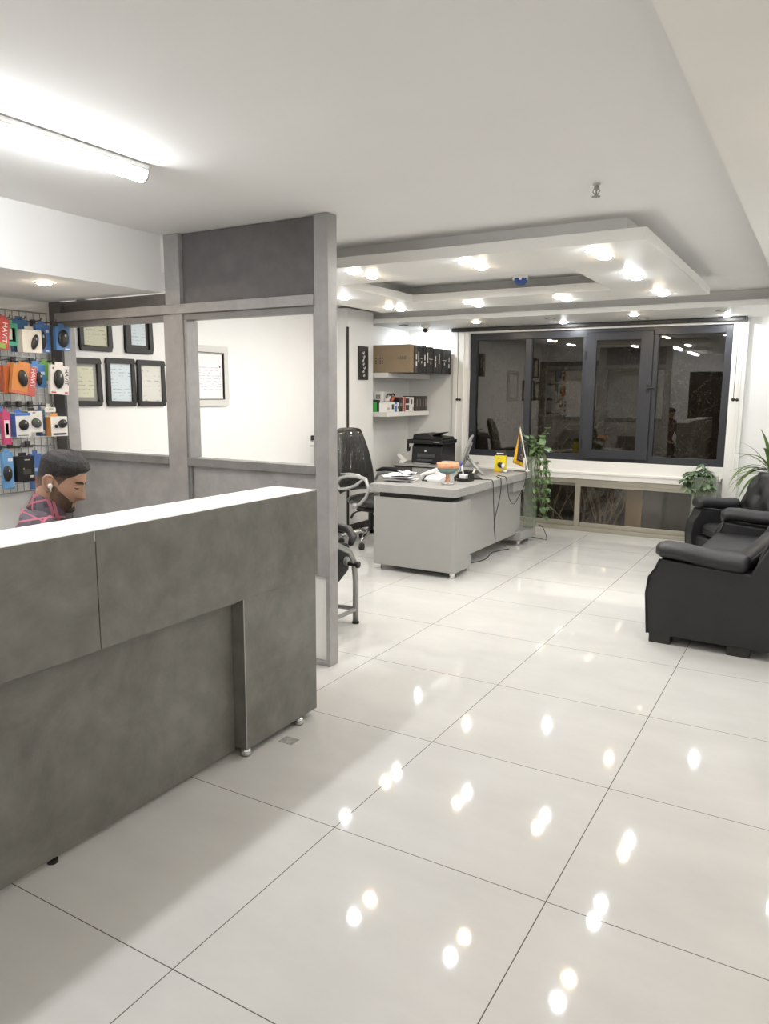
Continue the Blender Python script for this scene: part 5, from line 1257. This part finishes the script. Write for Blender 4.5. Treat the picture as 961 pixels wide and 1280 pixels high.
def hair_off(phi, z):
    c = math.cos(phi); a = abs((phi+PI) % (2*PI) - PI)        # 0 at face centre, pi at nape
    # hairline height as a function of the angle
    if a < .55: hl = .064 - .004*(a/.55)
    elif a < 1.15: hl = .060 - (a-.55)/.60*.035
    elif a < 1.45: hl = .025 - (a-1.15)/.30*.048
    elif a < 1.95: hl = -.010 + .026*math.sin((a-1.45)/.5*PI) - (a-1.45)/.5*.02
    else: hl = -.030 - (a-1.95)/1.2*.055
    d = z - hl
    if d < -.004: return -.005
    top = sstep(.02, .085, z); th = .0012 + .0035*sstep(0,.04,d) + .0095*top
    th += .009*gs(a,.8)*sstep(.050,.085,z)                   # volume over the forehead
    n = mnoise.noise(Vector((math.cos(phi)*5, math.sin(phi)*7, z*42)))*.0035*top*(1-sstep(.085,.105,z)) + mnoise.noise(Vector((math.cos(phi)*6, math.sin(phi)*6, z*60)))*.0022*top*(1-sstep(.085,.105,z))
    return (-.004 + (th+.004)*sstep(-.004, .008, d)) + n
b = MB(); headgrid(b, hair_off); b.build('hair', M['fade'], person, org=(0,0,0), smooth=True)
def beard_off(phi, z):
    a = abs((phi+PI) % (2*PI) - PI)
    if a > 1.62: return -.005
    # upper edge: side burn high near the ear, dropping over the cheek, moustache under the nose
    if a > 1.25: up_ = -.015 - (1.45-min(a,1.45))*.08
    elif a > .55: up_ = -.031 - (1.25-a)/.70*.030
    else: up_ = -.061 if a > .06 else -.064
    lo = -.122 if a < .9 else -.122 + (a-.9)/.72*.05
    d = min(up_ - z, z - lo, (1.62-a)*.08)
    th = .0004 + .0040*sstep(0,.035,up_-z)
    if a < .34 and -.095 < z < -.070: th = -.004 + .002*abs(a)/.27        # lips stay bare
    if a < .12 and -.098 < z <= -.092: th = .001
    n = mnoise.noise(Vector((phi*22, z*160, 1)))*.0012
    return -.004 + (th+.004+n)*sstep(-.003, .006, d)
b = MB(); headgrid(b, beard_off); b.build('beard', M['stubble'], person, org=(0,0,0), smooth=True)
b = MB()
for s in (1, -1):
    pts = []
    for k in range(8):
        t_ = k/7; y = s*(.012+.040*t_); z = .017 + .007*math.sin(t_*PI*.75) - .003*t_
        lo_, hi_ = 0.0, 1.4
        ph_ = math.asin(min(1, (abs(y)/interp(HT, z)[2])**(1/.86))) * s
        pts.append(HX(headpt(ph_, z, .0012)))
    b.tube(pts, [.0030,.0042,.0046,.0046,.0042,.0036,.0028,.0015], 8)
b.build('eyebrows', M['hair'], person, org=(0,0,0), smooth=True)
b = MB()
for s in (1, -1):
    pts = []
    for k in range(7):
        t_ = k/6; y = s*(.019+.026*t_); z = -.0045 - .003*math.sin(t_*PI)
        ph_ = math.asin(min(1, (abs(y)/interp(HT, z)[2])**(1/.86))) * s; pts.append(HX(headpt(ph_, z, .0006)))
    b.tube(pts, [.0008,.0016,.0019,.002,.0019,.0016,.0008], 6)
b.build('lashes', M['hair'], person, org=(0,0,0), smooth=True)
b = MB()
for s in (1, -1):
    c = HX((-.010, s*.0835, -.022)); b.ell(c, .009, .008, .010, 12, 8); b.tube([HX((-.008, s*.086, -.024)), HX((.000, s*.086, -.044))], .0036, 8)
lab(b.build('earbud', M['white_plastic'], person, org=(0,0,0), smooth=True), 'white wireless earbuds')
# shirt: a looser skin surface round torso and arms, with a collar
V = []; E_ = []; Rr_ = []
pel = vtx((-.06,0,.53), (.150,.172)); sp1 = vtx((-.078,0,.70), (.128,.158), pel); sp2 = vtx((-.055,0,.85), (.128,.172), sp1); ch = vtx((-.022,0,1.035), (.106,.150), sp2); nk = vtx((.012,0,1.115), .072, ch)
for s in (1, -1):
    cl = vtx((-.012,s*.11,1.062), .080, ch); sh = vtx((-.012,s*.195,1.02), .078, cl); el = vtx((.085,s*.242,.735), .058, sh); wr = vtx((.225,s*.150,.695), .043, el)
vs, fs = skin_mesh(V, E_, Rr_, 0, 2)
b = MB(); b.add(vs, fs); sh_ = b.build('plaid_shirt', M['plaid'], person, org=(0,0,0), smooth=True)
b = MB()
def colr(u, v):
    a = .55 + (2*PI-1.1)*u; rx, ry = .058+.016*v, .060+.026*v
    z = 1.158 - .062*v - .055*gs(a-PI, 9)*0 - .030*math.cos(a)
    return (.030 + rx*math.cos(a) - .016*v, ry*math.sin(a), z)
b.grid(colr, 36, 6); b.build('collar', M['plaid'], sh_, org=(0,0,0), smooth=True, solid=.004)
V = []; E_ = []; Rr_ = []
pel = vtx((-.06,0,.52), (.140,.165))
for s in (1, -1): hp = vtx((-.02,s*.10,.53), .100, pel); kn = vtx((.365,s*.13,.53), .078, hp); an = vtx((.335,s*.13,.13), .058, kn)
vs, fs = skin_mesh(V, E_, Rr_, 0, 2); b = MB(); b.add(vs, fs); b.build('trousers', M['denim'], person, org=(0,0,0), smooth=True)
b = MB()
for s in (1, -1): b.ell((.40,s*.145,.045), .125,.048,.044, 18, 10)
b.build('shoes', M['black_plastic'], person, org=(0,0,0), smooth=True)
# his chair
tc_ = thing('task_chair', 'grey backed task chair under the man behind the counter', 'chair', tuple(MAN), rotz=YAW, world=False)
b = MB(); b.box(-.28,.20,-.22,.22,.36,.405); b.build('seat', M['darkgrey'], tc_, org=(0,0,0), bevel=.02, seg=3)
b = MB(); b.grid(lambda u, v: (-.285 - .05*v + .05*(2*u-1)**2, (u-.5)*.44*(1-.15*v**3), .52+.50*v), 14, 12); b.build('backrest', mat('grey_mesh_cloth', (.16,.16,.165), .8, noise=.2, nscale=60), tc_, org=(0,0,0), smooth=True, solid=.03)
MB().tube([(-.25,0,.385),(-.345,0,.42),(-.345,0,.62)], .02, 10).build('back_stem', M['black_plastic'], tc_, org=(0,0,0), smooth=True)
MB().cyl((-.03,0,.11),(-.03,0,.36),.026).build('gas_column', M['chrome'], tc_, org=(0,0,0))
for k in range(5):
    a = 2*PI*k/5+PI; ca, sa = math.cos(a), math.sin(a); l_ = MB().tube([(-.03,0,.12),(-.03+.14*ca,.14*sa,.11),(-.03+.26*ca,.26*sa,.075)], [.026,.022,.016], 8).build('base_leg', M['black_plastic'], tc_, org=(0,0,0), smooth=True)
    MB().cyl((-.03+.26*ca+.02*sa,.26*sa-.02*ca,.028),(-.03+.26*ca-.02*sa,.26*sa+.02*ca,.028),.028,n=16).build('caster', M['black_plastic'], l_, org=(0,0,0))
EXPO = 2.1
# ================================================================== camera, world, view
cd = bpy.data.cameras.new('camera'); co = bpy.data.objects.new('camera', cd); COL.objects.link(co)
f, yaw, pitch, roll = 936.78, .526993, .1562566, -.00607085
cd.sensor_fit = 'VERTICAL'; cd.sensor_height = 24; cd.lens = 24*f/1280; cd.clip_start = .05
F = Vector((-math.sin(yaw)*math.cos(pitch), math.cos(yaw)*math.cos(pitch), -math.sin(pitch)))
R0 = Vector((math.cos(yaw), math.sin(yaw), 0)); D0 = F.cross(R0)
c_, s_ = math.cos(roll), math.sin(roll)
Rr = R0*c_ + D0*s_; Dd = -R0*s_ + D0*c_
co.matrix_world = Matrix.Translation((0,0,H)) @ Matrix((Rr, -Dd, -F)).transposed().to_4x4()
S.camera = co
w = bpy.data.worlds.new('night'); S.world = w; w.use_nodes = True
w.node_tree.nodes['Background'].inputs[0].default_value = (.012,.013,.018,1); w.node_tree.nodes['Background'].inputs[1].default_value = .3
vs = S.view_settings; vs.view_transform = 'Standard'; vs.look = 'None'; vs.gamma = 1; vs.use_curve_mapping = False; vs.exposure = EXPO
S.cycles.max_bounces = 10; S.cycles.diffuse_bounces = 6; S.cycles.glossy_bounces = 5; S.cycles.transparent_max_bounces = 12
S.cycles.use_denoising = True; S.cycles.sample_clamp_indirect = 6; S.cycles.caustics_reflective = False; S.cycles.caustics_refractive = False
